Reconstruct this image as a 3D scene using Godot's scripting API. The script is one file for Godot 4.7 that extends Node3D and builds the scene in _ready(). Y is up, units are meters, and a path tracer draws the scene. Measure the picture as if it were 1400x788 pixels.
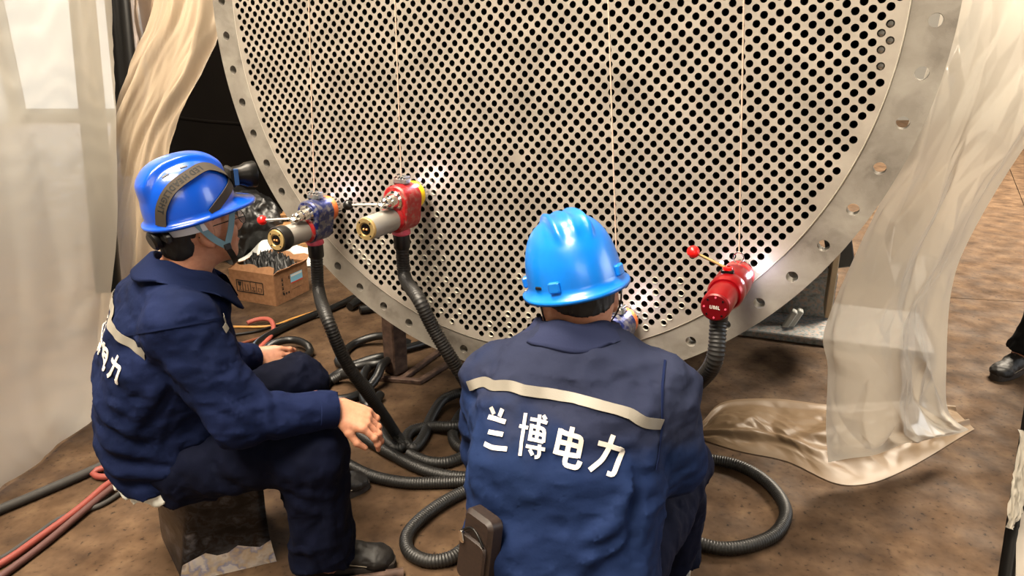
extends Node3D
# A workshop: a vessel's drilled tube sheet, two workers with tube tools, hoses on a dusty floor, sheets of film.

const F := 1022.0            # focal length in pixels of a 1400 x 788 picture
const PITCH := 0.3348        # the camera looks down by this angle
const EYE := Vector3(0, 1.6, 0)
const R0 := 1.1093           # radius of the bolt circle
const DISC := Vector3(-0.0336, 1.6531, -2.2905)
const YAW := 0.47558

var du := Vector3(cos(YAW), 0, sin(YAW))     # along the tube sheet
var dn := Vector3(-sin(YAW), 0, cos(YAW))    # out of the tube sheet
var mats := {}
var groups := 100


# ---------- places ----------
func ray(px: float, py: float) -> Vector3:
	var x := (px - 700.0) / F
	var y := (394.0 - py) / F
	return Vector3(x, y * cos(PITCH) - sin(PITCH), -y * sin(PITCH) - cos(PITCH))

func on_ground(px: float, py: float, h := 0.0) -> Vector3:
	var d := ray(px, py)
	return EYE + d * ((h - EYE.y) / d.y)

func deep(px: float, py: float, z: float) -> Vector3:
	return EYE + ray(px, py) * z

func on_sheet(px: float, py: float, off := 0.0) -> Vector3:
	var d := ray(px, py)
	return EYE + d * ((DISC + dn * off - EYE).dot(dn) / d.dot(dn))


# ---------- nodes ----------
func numbered(called: String) -> String:
	if not has_node(NodePath(called)):
		return called
	var k := 1
	while has_node(NodePath("%s_%03d" % [called, k])):
		k += 1
	return "%s_%03d" % [called, k]

func thing(called: String, label: String, category: String, at := Vector3.ZERO, group := "") -> Node3D:
	var o := Node3D.new()
	o.name = numbered(called)
	add_child(o, true)
	o.position = at
	tag(o, label, category, group)
	return o

func tag(o: Node3D, label: String, category: String, group := "", kind := "") -> void:
	o.set_meta("label", label)
	o.set_meta("category", category)
	if group != "":
		o.set_meta("group", group)
	if kind != "":
		o.set_meta("kind", kind)

func obj(called: String, mesh: Mesh, m: Material, parent: Node3D = null) -> MeshInstance3D:
	var o := MeshInstance3D.new()
	o.mesh = mesh
	if m != null:
		o.material_override = m
	if parent == null:
		o.name = numbered(called)
		add_child(o, true)
	else:
		var nm := called
		var k := 1
		while parent.has_node(NodePath(nm)):
			nm = "%s_%03d" % [called, k]
			k += 1
		o.name = nm
		parent.add_child(o, true)
		o.position = -root_of(parent)
	return o

# meshes are made in world coordinates; every thing's root is only moved, so a part goes back by the root's place
func root_of(p: Node3D) -> Vector3:
	return p.position if p.get_parent() == self and not p is MeshInstance3D else Vector3.ZERO

func structure(o: Node3D, label: String, category: String) -> Node3D:
	tag(o, label, category, "", "structure")
	return o


# ---------- materials ----------
func ramp(stops: Array) -> Gradient:
	var g := Gradient.new()
	var offs := PackedFloat32Array()
	var cols := PackedColorArray()
	for s in stops:
		offs.append(s[0])
		cols.append(s[1])
	g.offsets = offs
	g.colors = cols
	return g

func noise_tex(id: int, freq: float, stops: Array, oct := 4, kind := FastNoiseLite.TYPE_SIMPLEX_SMOOTH, size := 512, warp := 0.0) -> NoiseTexture2D:
	var n := FastNoiseLite.new()
	n.seed = id
	n.noise_type = kind
	n.frequency = freq
	n.fractal_octaves = oct
	if warp > 0.0:
		n.domain_warp_enabled = true
		n.domain_warp_amplitude = warp
		n.domain_warp_frequency = 0.01
	var t := NoiseTexture2D.new()
	t.width = size
	t.height = size
	t.seamless = true
	t.noise = n
	t.color_ramp = ramp(stops)
	return t

func mat(called: String, c: Color, rough := 0.6, metal := 0.0) -> StandardMaterial3D:
	if mats.has(called):
		return mats[called]
	var m := StandardMaterial3D.new()
	m.resource_name = called
	m.albedo_color = c
	m.roughness = rough
	m.metallic = metal
	mats[called] = m
	return m

func textured(m: StandardMaterial3D, t: Texture2D, scale: float, world := false) -> StandardMaterial3D:
	m.albedo_texture = t
	m.uv1_triplanar = true
	m.uv1_world_triplanar = world
	m.uv1_scale = Vector3.ONE * scale
	return m

func relief(m: StandardMaterial3D, t: Texture2D, cm: float) -> StandardMaterial3D:
	m.heightmap_enabled = true
	m.heightmap_texture = t
	m.heightmap_scale = cm
	return m

func rough_map(m: StandardMaterial3D, t: Texture2D) -> StandardMaterial3D:
	m.roughness_texture = t
	m.roughness_texture_channel = BaseMaterial3D.TEXTURE_CHANNEL_RED
	return m

func grey(a: float) -> Color:
	return Color(a, a, a)

func film(called: String, c: Color, alpha: float, rough: float, back: float) -> StandardMaterial3D:
	var m := mat(called, Color(c.r, c.g, c.b, alpha), rough)
	m.transparency = BaseMaterial3D.TRANSPARENCY_ALPHA
	m.cull_mode = BaseMaterial3D.CULL_DISABLED
	m.backlight_enabled = true
	m.backlight = Color(back, back * 0.97, back * 0.92)
	return m


# ---------- shapes: everything goes through a SurfaceTool ----------
func begin() -> SurfaceTool:
	var st := SurfaceTool.new()
	st.begin(Mesh.PRIMITIVE_TRIANGLES)
	return st

func done(st: SurfaceTool) -> ArrayMesh:
	st.generate_normals()
	st.index()
	return st.commit()

func smooth(st: SurfaceTool, on := true) -> void:
	if on:
		groups += 1
		st.set_smooth_group(groups)
	else:
		st.set_smooth_group(-1)

func tri(st: SurfaceTool, a: Vector3, b: Vector3, c: Vector3) -> void:
	st.add_vertex(a)
	st.add_vertex(b)
	st.add_vertex(c)

func quad(st: SurfaceTool, a: Vector3, b: Vector3, c: Vector3, d: Vector3) -> void:
	tri(st, a, b, c)
	tri(st, a, c, d)

func frame(at: Vector3, fwd: Vector3, up := Vector3.UP) -> Transform3D:
	var z := fwd.normalized()
	var x := up.cross(z).normalized()
	return Transform3D(Basis(x, z.cross(x), z), at)

func turned(xf: Transform3D, axis: Vector3, deg: float) -> Transform3D:
	return xf * Transform3D(Basis(axis.normalized(), deg_to_rad(deg)), Vector3.ZERO)

# a polygon in the x-y plane of xf, from z = 0 to depth, its end edges bevelled
func prism(st: SurfaceTool, poly: PackedVector2Array, depth: float, xf: Transform3D, bevel := 0.0, soft := false) -> void:
	if Geometry2D.is_polygon_clockwise(poly):
		poly = poly.duplicate()
		poly.reverse()
	var inner := poly
	if bevel > 0.0:
		inner = PackedVector2Array()
		for k in poly.size():
			var p0 := poly[(k + poly.size() - 1) % poly.size()]
			var p1 := poly[k]
			var p2 := poly[(k + 1) % poly.size()]
			var n1 := (p1 - p0).normalized().orthogonal()
			var n2 := (p2 - p1).normalized().orthogonal()
			var n := (n1 + n2)
			n = n.normalized() / maxf(0.5, n.length() / 2.0)
			inner.append(p1 + n * bevel)
		if absf(area(inner)) > absf(area(poly)):
			for k in poly.size():
				inner[k] = poly[k] * 2.0 - inner[k]
	var rings := [[poly, 0.0], [poly, depth]] if bevel <= 0.0 else [[inner, 0.0], [poly, bevel], [poly, depth - bevel], [inner, depth]]
	var caps := Geometry2D.triangulate_polygon(inner)
	st.set_smooth_group(-1)
	for k in range(0, caps.size(), 3):
		var a := inner[caps[k]]
		var b := inner[caps[k + 1]]
		var c := inner[caps[k + 2]]
		if (b - a).cross(c - a) < 0.0:
			var s := b
			b = c
			c = s
		tri(st, xf * Vector3(a.x, a.y, 0), xf * Vector3(b.x, b.y, 0), xf * Vector3(c.x, c.y, 0))
		tri(st, xf * Vector3(a.x, a.y, depth), xf * Vector3(c.x, c.y, depth), xf * Vector3(b.x, b.y, depth))
	for r in rings.size() - 1:
		if soft:
			smooth(st)
		var p: PackedVector2Array = rings[r][0]
		var q: PackedVector2Array = rings[r + 1][0]
		var z0: float = rings[r][1]
		var z1: float = rings[r + 1][1]
		for k in poly.size():
			var j := (k + 1) % poly.size()
			quad(st, xf * Vector3(p[k].x, p[k].y, z0), xf * Vector3(q[k].x, q[k].y, z1), xf * Vector3(q[j].x, q[j].y, z1), xf * Vector3(p[j].x, p[j].y, z0))

func area(p: PackedVector2Array) -> float:
	var s := 0.0
	for k in p.size():
		s += p[k].cross(p[(k + 1) % p.size()])
	return s / 2.0

func rect(w: float, h: float, r := 0.0, n := 3) -> PackedVector2Array:
	var p := PackedVector2Array()
	if r <= 0.0:
		return PackedVector2Array([Vector2(-w / 2, -h / 2), Vector2(w / 2, -h / 2), Vector2(w / 2, h / 2), Vector2(-w / 2, h / 2)])
	for c in 4:
		var cx := (w / 2 - r) * (1.0 if c == 0 or c == 3 else -1.0)
		var cy := (h / 2 - r) * (1.0 if c < 2 else -1.0)
		for k in n + 1:
			var a := PI / 2 * (c + float(k) / n)
			p.append(Vector2(cx + cos(a) * r, cy + sin(a) * r))
	return p

# a box with bevelled edges, centred in xf
func box(st: SurfaceTool, xf: Transform3D, size: Vector3, bevel := 0.003) -> void:
	var b := minf(bevel, minf(size.x, minf(size.y, size.z)) * 0.3)
	prism(st, rect(size.x, size.y, b, 1), size.z, xf * Transform3D(Basis(), Vector3(0, 0, -size.z / 2)), b)

# turned about xf's z axis; profile of (radius, z)
func lathe(st: SurfaceTool, profile: Array, xf: Transform3D, segs := 24) -> void:
	var last := Vector2.ZERO
	smooth(st)
	for k in profile.size() - 1:
		var a: Vector2 = profile[k]
		var b: Vector2 = profile[k + 1]
		var dir := (b - a).normalized()
		if k > 0 and dir.dot(last) < 0.8:
			smooth(st)
		last = dir
		for s in segs:
			var t0 := TAU * s / segs
			var t1 := TAU * (s + 1) / segs
			var p0 := xf * Vector3(cos(t0) * a.x, sin(t0) * a.x, a.y)
			var p1 := xf * Vector3(cos(t1) * a.x, sin(t1) * a.x, a.y)
			var q0 := xf * Vector3(cos(t0) * b.x, sin(t0) * b.x, b.y)
			var q1 := xf * Vector3(cos(t1) * b.x, sin(t1) * b.x, b.y)
			if a.x > 1e-6:
				tri(st, p0, q0 if b.x > 1e-6 else q1, p1)
			if b.x > 1e-6:
				tri(st, p1 if a.x > 1e-6 else p0, q0, q1)

func sphere(st: SurfaceTool, xf: Transform3D, r: float, n := 12) -> void:
	var p := []
	for k in n + 1:
		p.append(Vector2(sin(PI * k / n) * r, -cos(PI * k / n) * r))
	lathe(st, p, xf, n * 2)

# points along a smooth curve through pts
func spline(pts: Array, step: float) -> PackedVector3Array:
	var c := Curve3D.new()
	c.bake_interval = step
	for k in pts.size():
		var p: Vector3 = pts[k]
		var a: Vector3 = pts[maxi(k - 1, 0)]
		var b: Vector3 = pts[mini(k + 1, pts.size() - 1)]
		var t := (b - a) / 6.0
		var la := p.distance_to(a)
		var lb := p.distance_to(b)
		var l := maxf(la + lb, 1e-6)
		c.add_point(p, -t * 2.0 * la / l if k > 0 else Vector3.ZERO, t * 2.0 * lb / l if k < pts.size() - 1 else Vector3.ZERO)
	var n := maxi(2, int(round(c.get_baked_length() / step)))
	var out := PackedVector3Array()
	for k in n + 1:
		out.append(c.sample_baked(c.get_baked_length() * k / n, true))
	return out

# a tube along points; radius may change from point to point
func tube(st: SurfaceTool, pts: PackedVector3Array, radius: float, sides := 10, radii := PackedFloat32Array()) -> void:
	var n := pts.size()
	var t := (pts[1] - pts[0]).normalized()
	var u := t.cross(Vector3.UP if absf(t.y) < 0.9 else Vector3.RIGHT).normalized()
	var rings := []
	for k in n:
		var t2 := (pts[mini(k + 1, n - 1)] - pts[maxi(k - 1, 0)]).normalized()
		u = (u - t2 * u.dot(t2)).normalized()
		var w := t2.cross(u)
		var r := radii[k] if radii.size() == n else radius
		var ring := PackedVector3Array()
		for s in sides:
			var a := TAU * s / sides
			ring.append(pts[k] + (u * cos(a) + w * sin(a)) * r)
		rings.append(ring)
	smooth(st)
	for k in n - 1:
		var a: PackedVector3Array = rings[k]
		var b: PackedVector3Array = rings[k + 1]
		for s in sides:
			var j := (s + 1) % sides
			quad(st, a[s], a[j], b[j], b[s])
	st.set_smooth_group(-1)
	for s in range(1, sides - 1):
		tri(st, rings[0][0], rings[0][s + 1], rings[0][s])
		tri(st, rings[n - 1][0], rings[n - 1][s], rings[n - 1][s + 1])

func rod(st: SurfaceTool, a: Vector3, b: Vector3, r: float, sides := 10) -> void:
	tube(st, PackedVector3Array([a, b]), r, sides)

# ribbed hose
func ribbed(pts: Array, r: float, rib := 0.0095, depth := 0.15, sides := 12) -> ArrayMesh:
	var st := begin()
	var line := spline(pts, rib / 3.0)
	var radii := PackedFloat32Array()
	for k in line.size():
		radii.append(r * (1.0 - depth * (0.0 if k % 3 == 0 else 0.25 if k % 3 == 1 else 1.0)))
	tube(st, line, r, sides, radii)
	return done(st)

func plain_tube(pts: Array, r: float, step := 0.02, sides := 10) -> ArrayMesh:
	var st := begin()
	tube(st, spline(pts, step), r, sides)
	return done(st)

# a surface of nu x nv cells from a function of (u, v); one smooth sheet
func sheet(st: SurfaceTool, nu: int, nv: int, at: Callable) -> void:
	var p := PackedVector3Array()
	for j in nv + 1:
		for i in nu + 1:
			p.append(at.call(float(i) / nu, float(j) / nv))
	smooth(st)
	for j in nv:
		for i in nu:
			var k := j * (nu + 1) + i
			quad(st, p[k], p[k + 1], p[k + nu + 2], p[k + nu + 1])

# a ribbon of given width and thickness along points with given normals
func ribbon(st: SurfaceTool, pts: PackedVector3Array, nrm: PackedVector3Array, width: float, thick: float) -> void:
	var n := pts.size()
	var rows := []
	for k in n:
		var t := (pts[mini(k + 1, n - 1)] - pts[maxi(k - 1, 0)]).normalized()
		var s := t.cross(nrm[k]).normalized() * width / 2.0
		var up := nrm[k] * thick
		rows.append([pts[k] - s, pts[k] - s + up, pts[k] + s + up, pts[k] + s])
	for e in 4:
		smooth(st)
		for k in n - 1:
			var f := (e + 1) % 4
			quad(st, rows[k][e], rows[k + 1][e], rows[k + 1][f], rows[k][f])
	st.set_smooth_group(-1)
	quad(st, rows[0][0], rows[0][1], rows[0][2], rows[0][3])
	quad(st, rows[n - 1][3], rows[n - 1][2], rows[n - 1][1], rows[n - 1][0])

# words in mesh letters, each point put where the function sends it (x along, y up, z out)
func words(text: String, height: float, font: String, put: Callable, depth := 0.0008, bold := false) -> ArrayMesh:
	var f := SystemFont.new()
	f.font_names = PackedStringArray([font])
	if bold:
		f.font_weight = 700
	var t := TextMesh.new()
	t.text = text
	t.font = f
	t.font_size = 32
	t.pixel_size = height / 24.0
	t.depth = depth
	t.curve_step = 2.0
	var a := t.get_mesh_arrays()
	var v: PackedVector3Array = a[Mesh.ARRAY_VERTEX]
	for k in v.size():
		v[k] = put.call(v[k])
	var st := begin()
	st.set_smooth_group(-1)
	var ix: PackedInt32Array = a[Mesh.ARRAY_INDEX]
	for k in range(0, ix.size(), 3):
		tri(st, v[ix[k]], v[ix[k + 1]], v[ix[k + 2]])
	return done(st)


# ---------- bodies and clothes: a distance field on a grid, meshed as surface nets ----------
class Blob:
	var o: Vector3
	var c: float
	var nx: int
	var ny: int
	var nz: int
	var f: PackedFloat32Array

	func _init(lo: Vector3, hi: Vector3, cell: float) -> void:
		o = lo
		c = cell
		nx = int(ceil((hi.x - lo.x) / cell)) + 1
		ny = int(ceil((hi.y - lo.y) / cell)) + 1
		nz = int(ceil((hi.z - lo.z) / cell)) + 1
		f.resize(nx * ny * nz)
		f.fill(0.5)

	func span(lo: Vector3, hi: Vector3) -> PackedInt32Array:
		var a := (lo - o) / c
		var b := (hi - o) / c
		return PackedInt32Array([maxi(0, int(a.x)), mini(nx - 1, int(b.x) + 1), maxi(0, int(a.y)), mini(ny - 1, int(b.y) + 1), maxi(0, int(a.z)), mini(nz - 1, int(b.z) + 1)])

	# a limb of elliptical section; side is the direction of the first half width
	func limb(a: Vector3, b: Vector3, side: Vector3, ra: Vector2, rb: Vector2, k := 0.03, flat_a := false, flat_b := false, boxy := 0.0) -> void:
		var m := maxf(maxf(ra.x, ra.y), maxf(rb.x, rb.y)) + k + c * 2.5
		var s := span(Vector3(minf(a.x, b.x), minf(a.y, b.y), minf(a.z, b.z)) - Vector3.ONE * m, Vector3(maxf(a.x, b.x), maxf(a.y, b.y), maxf(a.z, b.z)) + Vector3.ONE * m)
		var l := maxf(a.distance_to(b), 1e-5)
		var ax := (b - a) / l
		var sd := (side - ax * side.dot(ax)).normalized()
		var fd := ax.cross(sd)
		for z in range(s[4], s[5] + 1):
			for y in range(s[2], s[3] + 1):
				var at := (z * ny + y) * nx
				var q := o + Vector3(s[0], y, z) * c - a
				for x in range(s[0], s[1] + 1):
					var h := q.dot(ax)
					var t := clampf(h / l, 0.0, 1.0)
					var ru := lerpf(ra.x, rb.x, t)
					var rv := lerpf(ra.y, rb.y, t)
					var rm := minf(ru, rv)
					var w := (h - t * l)
					var eu := q.dot(sd) / ru
					var ev := q.dot(fd) / rv
					var ew := w / rm
					var rr := sqrt(eu * eu + ev * ev + ew * ew)
					if boxy > 0.0:
						rr = lerpf(rr, sqrt(sqrt(eu * eu * eu * eu + ev * ev * ev * ev) + ew * ew), boxy)
					var d := (rr - 1.0) * rm
					if flat_b and h > l - 0.02:
						d = maxf(d, h - l)
					if flat_a and h < 0.02:
						d = maxf(d, -h)
					var e := f[at + x]
					var g := maxf(k - absf(d - e), 0.0)
					f[at + x] = minf(d, e) - g * g * 0.25 / k
					q.x += c

	func cone(a: Vector3, b: Vector3, ra: float, rb: float, k := 0.02, flat_a := false, flat_b := false) -> void:
		var side := Vector3.UP if absf((b - a).normalized().y) < 0.9 else Vector3.RIGHT
		limb(a, b, side, Vector2(ra, ra), Vector2(rb, rb), k, flat_a, flat_b)

	func ball(xf: Transform3D, at: Vector3, r: Vector3, k := 0.02, cut := false) -> void:
		var p := xf * at
		var m := maxf(r.x, maxf(r.y, r.z)) + k + c * 2.5
		var s := span(p - Vector3.ONE * m, p + Vector3.ONE * m)
		var inv := xf.basis.inverse()
		var rm := minf(r.x, minf(r.y, r.z))
		for z in range(s[4], s[5] + 1):
			for y in range(s[2], s[3] + 1):
				var i := (z * ny + y) * nx
				for x in range(s[0], s[1] + 1):
					var q := inv * (o + Vector3(x, y, z) * c - p)
					var d := ((q / r).length() - 1.0) * rm
					var e := f[i + x]
					if cut:
						var g := maxf(k - absf(e + d), 0.0)
						f[i + x] = maxf(e, -d) + g * g * 0.25 / k
					else:
						var g := maxf(k - absf(d - e), 0.0)
						f[i + x] = minf(d, e) - g * g * 0.25 / k

	func stick(xf: Transform3D, a: Vector3, b: Vector3, ra: float, rb: float, k := 0.015) -> void:
		cone(xf * a, xf * b, ra, rb, k)

	# keep only what lies behind the plane
	func cut(p: Vector3, n: Vector3, round_ := 0.0) -> void:
		for z in nz:
			for y in ny:
				var i := (z * ny + y) * nx
				var q := o + Vector3(0, y, z) * c - p
				var d := q.dot(n)
				for x in nx:
					var e := f[i + x]
					if round_ > 0.0:
						var g := maxf(round_ - absf(e - d), 0.0)
						f[i + x] = maxf(e, d) + g * g * 0.25 / round_
					else:
						f[i + x] = maxf(e, d)
					d += c * n.x

	# a raised (or, with a negative height, sunk) crease that follows the surface from a to b
	func crease(a: Vector3, b: Vector3, width: float, height: float, shift := Vector3.ZERO) -> void:
		var pts := PackedVector3Array()
		for k in 7:
			var p := a.lerp(b, k / 6.0) + shift
			for r in 4:
				p -= slope(p) * clampf(value(p), -0.04, 0.04)
			pts.append(p)
		var lo := pts[0]
		var hi := pts[0]
		for p in pts:
			lo = lo.min(p)
			hi = hi.max(p)
		var m := width * 2.2
		var s := span(lo - Vector3.ONE * m, hi + Vector3.ONE * m)
		for z in range(s[4], s[5] + 1):
			for y in range(s[2], s[3] + 1):
				var i := (z * ny + y) * nx
				for x in range(s[0], s[1] + 1):
					if absf(f[i + x]) > 0.06:
						continue
					var q := o + Vector3(x, y, z) * c
					var best := 1e9
					var at := 0.0
					for k in 6:
						var d := pts[k + 1] - pts[k]
						var t := clampf((q - pts[k]).dot(d) / maxf(d.length_squared(), 1e-8), 0.0, 1.0)
						var e := (q - pts[k] - d * t).length_squared()
						if e < best:
							best = e
							at = (k + t) / 6.0
					best /= width * width
					if best < 5.0:
						f[i + x] -= height * exp(-best) * (0.15 + 3.4 * at * (1.0 - at))

	func rough(id: int, size: Vector3, amp: float, ridged := false, turn := Basis()) -> void:
		var n := FastNoiseLite.new()
		n.seed = id
		n.noise_type = FastNoiseLite.TYPE_SIMPLEX_SMOOTH
		n.frequency = 1.0
		n.fractal_octaves = 2
		if ridged:
			n.fractal_type = FastNoiseLite.FRACTAL_RIDGED
		for z in nz:
			for y in ny:
				var i := (z * ny + y) * nx
				for x in nx:
					if absf(f[i + x]) < 0.04:
						var p := turn * (o + Vector3(x, y, z) * c)
						f[i + x] -= n.get_noise_3d(p.x / size.x, p.y / size.y, p.z / size.z) * amp

	func value(p: Vector3) -> float:
		var q := (p - o) / c
		var x := clampi(int(q.x), 0, nx - 2)
		var y := clampi(int(q.y), 0, ny - 2)
		var z := clampi(int(q.z), 0, nz - 2)
		var u := clampf(q.x - x, 0.0, 1.0)
		var v := clampf(q.y - y, 0.0, 1.0)
		var w := clampf(q.z - z, 0.0, 1.0)
		var i := (z * ny + y) * nx + x
		var j := i + nx
		var k := i + nx * ny
		var l := k + nx
		return lerpf(lerpf(lerpf(f[i], f[i + 1], u), lerpf(f[j], f[j + 1], u), v), lerpf(lerpf(f[k], f[k + 1], u), lerpf(f[l], f[l + 1], u), v), w)

	func slope(p: Vector3) -> Vector3:
		var e := c
		return Vector3(value(p + Vector3(e, 0, 0)) - value(p - Vector3(e, 0, 0)), value(p + Vector3(0, e, 0)) - value(p - Vector3(0, e, 0)), value(p + Vector3(0, 0, e)) - value(p - Vector3(0, 0, e))).normalized()

	# the first place where the line from p along dir meets the surface
	func hit(p: Vector3, dir: Vector3, most := 1.0) -> Vector3:
		var t := 0.0
		while t < most:
			var v := value(p + dir * t)
			if v <= 0.0:
				while value(p + dir * t) < 0.0 and t > -0.1:
					t -= 0.001
				return p + dir * t
			t += clampf(v * 0.6, 0.002, 0.02)
		return p + dir * most

	func net(soup: Soup) -> void:
		var ids := PackedInt32Array()
		ids.resize(nx * ny * nz)
		ids.fill(-1)
		var row := nx
		var lay := nx * ny
		for z in nz - 1:
			for y in ny - 1:
				var b := (z * ny + y) * nx
				for x in nx - 1:
					var i := b + x
					var v0 := f[i]
					if v0 > 0.06 or v0 < -0.06:
						continue
					var v1 := f[i + 1]
					var v2 := f[i + row]
					var v3 := f[i + row + 1]
					var v4 := f[i + lay]
					var v5 := f[i + lay + 1]
					var v6 := f[i + lay + row]
					var v7 := f[i + lay + row + 1]
					var inside := int(v0 < 0.0) + int(v1 < 0.0) + int(v2 < 0.0) + int(v3 < 0.0) + int(v4 < 0.0) + int(v5 < 0.0) + int(v6 < 0.0) + int(v7 < 0.0)
					if inside == 0 or inside == 8:
						continue
					var s := Vector3.ZERO
					var n := 0
					if (v0 < 0.0) != (v1 < 0.0):
						s += Vector3(v0 / (v0 - v1), 0, 0)
						n += 1
					if (v2 < 0.0) != (v3 < 0.0):
						s += Vector3(v2 / (v2 - v3), 1, 0)
						n += 1
					if (v4 < 0.0) != (v5 < 0.0):
						s += Vector3(v4 / (v4 - v5), 0, 1)
						n += 1
					if (v6 < 0.0) != (v7 < 0.0):
						s += Vector3(v6 / (v6 - v7), 1, 1)
						n += 1
					if (v0 < 0.0) != (v2 < 0.0):
						s += Vector3(0, v0 / (v0 - v2), 0)
						n += 1
					if (v1 < 0.0) != (v3 < 0.0):
						s += Vector3(1, v1 / (v1 - v3), 0)
						n += 1
					if (v4 < 0.0) != (v6 < 0.0):
						s += Vector3(0, v4 / (v4 - v6), 1)
						n += 1
					if (v5 < 0.0) != (v7 < 0.0):
						s += Vector3(1, v5 / (v5 - v7), 1)
						n += 1
					if (v0 < 0.0) != (v4 < 0.0):
						s += Vector3(0, 0, v0 / (v0 - v4))
						n += 1
					if (v1 < 0.0) != (v5 < 0.0):
						s += Vector3(1, 0, v1 / (v1 - v5))
						n += 1
					if (v2 < 0.0) != (v6 < 0.0):
						s += Vector3(0, 1, v2 / (v2 - v6))
						n += 1
					if (v3 < 0.0) != (v7 < 0.0):
						s += Vector3(1, 1, v3 / (v3 - v7))
						n += 1
					var p := o + (Vector3(x, y, z) + s / n) * c
					ids[i] = soup.v.size()
					soup.v.append(p)
					soup.n.append(Vector3(v1 + v3 + v5 + v7 - v0 - v2 - v4 - v6, v2 + v3 + v6 + v7 - v0 - v1 - v4 - v5, v4 + v5 + v6 + v7 - v0 - v1 - v2 - v3).normalized())
					if x > 0 and y > 0 and z > 0:
						if (v0 < 0.0) != (v1 < 0.0):
							soup.face(ids[i], ids[i - row], ids[i - row - lay], ids[i - lay], v0 < 0.0)
						if (v0 < 0.0) != (v2 < 0.0):
							soup.face(ids[i], ids[i - lay], ids[i - lay - 1], ids[i - 1], v0 < 0.0)
						if (v0 < 0.0) != (v4 < 0.0):
							soup.face(ids[i], ids[i - 1], ids[i - 1 - row], ids[i - row], v0 < 0.0)

class Soup:
	var v := PackedVector3Array()
	var n := PackedVector3Array()
	var i := PackedInt32Array()
	var c := PackedColorArray()

	func face(a: int, b: int, c: int, d: int, flip: bool) -> void:
		if a < 0 or b < 0 or c < 0 or d < 0:
			return
		if flip:
			i.append_array(PackedInt32Array([a, d, c, a, c, b]))
		else:
			i.append_array(PackedInt32Array([a, b, c, a, c, d]))

	func mesh() -> ArrayMesh:
		var arr := []
		arr.resize(Mesh.ARRAY_MAX)
		arr[Mesh.ARRAY_VERTEX] = v
		arr[Mesh.ARRAY_NORMAL] = n
		arr[Mesh.ARRAY_INDEX] = i
		if c.size() == v.size():
			arr[Mesh.ARRAY_COLOR] = c
		var m := ArrayMesh.new()
		m.add_surface_from_arrays(Mesh.PRIMITIVE_TRIANGLES, arr)
		return m


# ================= the scene =================
func _ready() -> void:
	# camera
	var cam := Camera3D.new()
	cam.name = "camera"
	cam.fov = rad_to_deg(2.0 * atan(394.0 / F))
	cam.near = 0.02
	cam.far = 100.0
	cam.position = EYE
	cam.rotation.x = -PITCH
	add_child(cam, true)
	# air, sky and exposure
	var we := WorldEnvironment.new()
	we.name = "environment"
	var env := Environment.new()
	env.background_mode = Environment.BG_SKY
	var sky := Sky.new()
	var air := ProceduralSkyMaterial.new()
	air.sky_top_color = Color(0.55, 0.66, 0.82)
	air.sky_horizon_color = Color(0.82, 0.86, 0.9)
	air.ground_bottom_color = Color(0.3, 0.28, 0.26)
	air.ground_horizon_color = Color(0.6, 0.58, 0.55)
	sky.sky_material = air
	env.sky = sky
	env.tonemap_mode = Environment.TONE_MAPPER_LINEAR
	env.tonemap_exposure = 1.0
	env.sdfgi_enabled = true
	env.ssao_enabled = true
	env.ssil_enabled = true
	we.environment = env
	add_child(we, true)
	# daylight through the roof panels and the big side windows: [centre, towards, size, energy, colour]
	var warm := Color(1.0, 0.94, 0.85)
	var cool := Color(0.92, 0.96, 1.0)
	var panes := [
		[Vector3(-2.3, 6.7, 1.2), Vector3(0, -1, 0), Vector2(3.4, 2.4), 132.0, warm],
		[Vector3(-2.2, 6.7, -2.6), Vector3(0, -1, 0), Vector2(2.4, 2.4), 125.0, warm],
		[Vector3(5.6, 6.7, -7.4), Vector3(0, -1, 0), Vector2(3.4, 2.4), 390.0, warm],
		[Vector3(-6.7, 2.5, -13.8), Vector3(0, 0, 1), Vector2(4.2, 4.6), 80.0, cool],
		[Vector3(8.8, 3.2, -1.0), Vector3(-1, 0, 0), Vector2(5.0, 3.2), 30.0, cool],
		[Vector3(1.5, 4.2, 7.8), Vector3(0, 0, -1), Vector2(5.0, 2.4), 14.0, warm],
	]
	var n := 0
	for p in panes:
		n += 1
		window(n, p[0], p[1], p[2], p[3], p[4])
	materials()
	hall()
	vessel()
	curtains()
	supports()
	tools()
	hoses()
	floor_things()
	seated_worker()
	crouching_worker()
	bystander()


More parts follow.
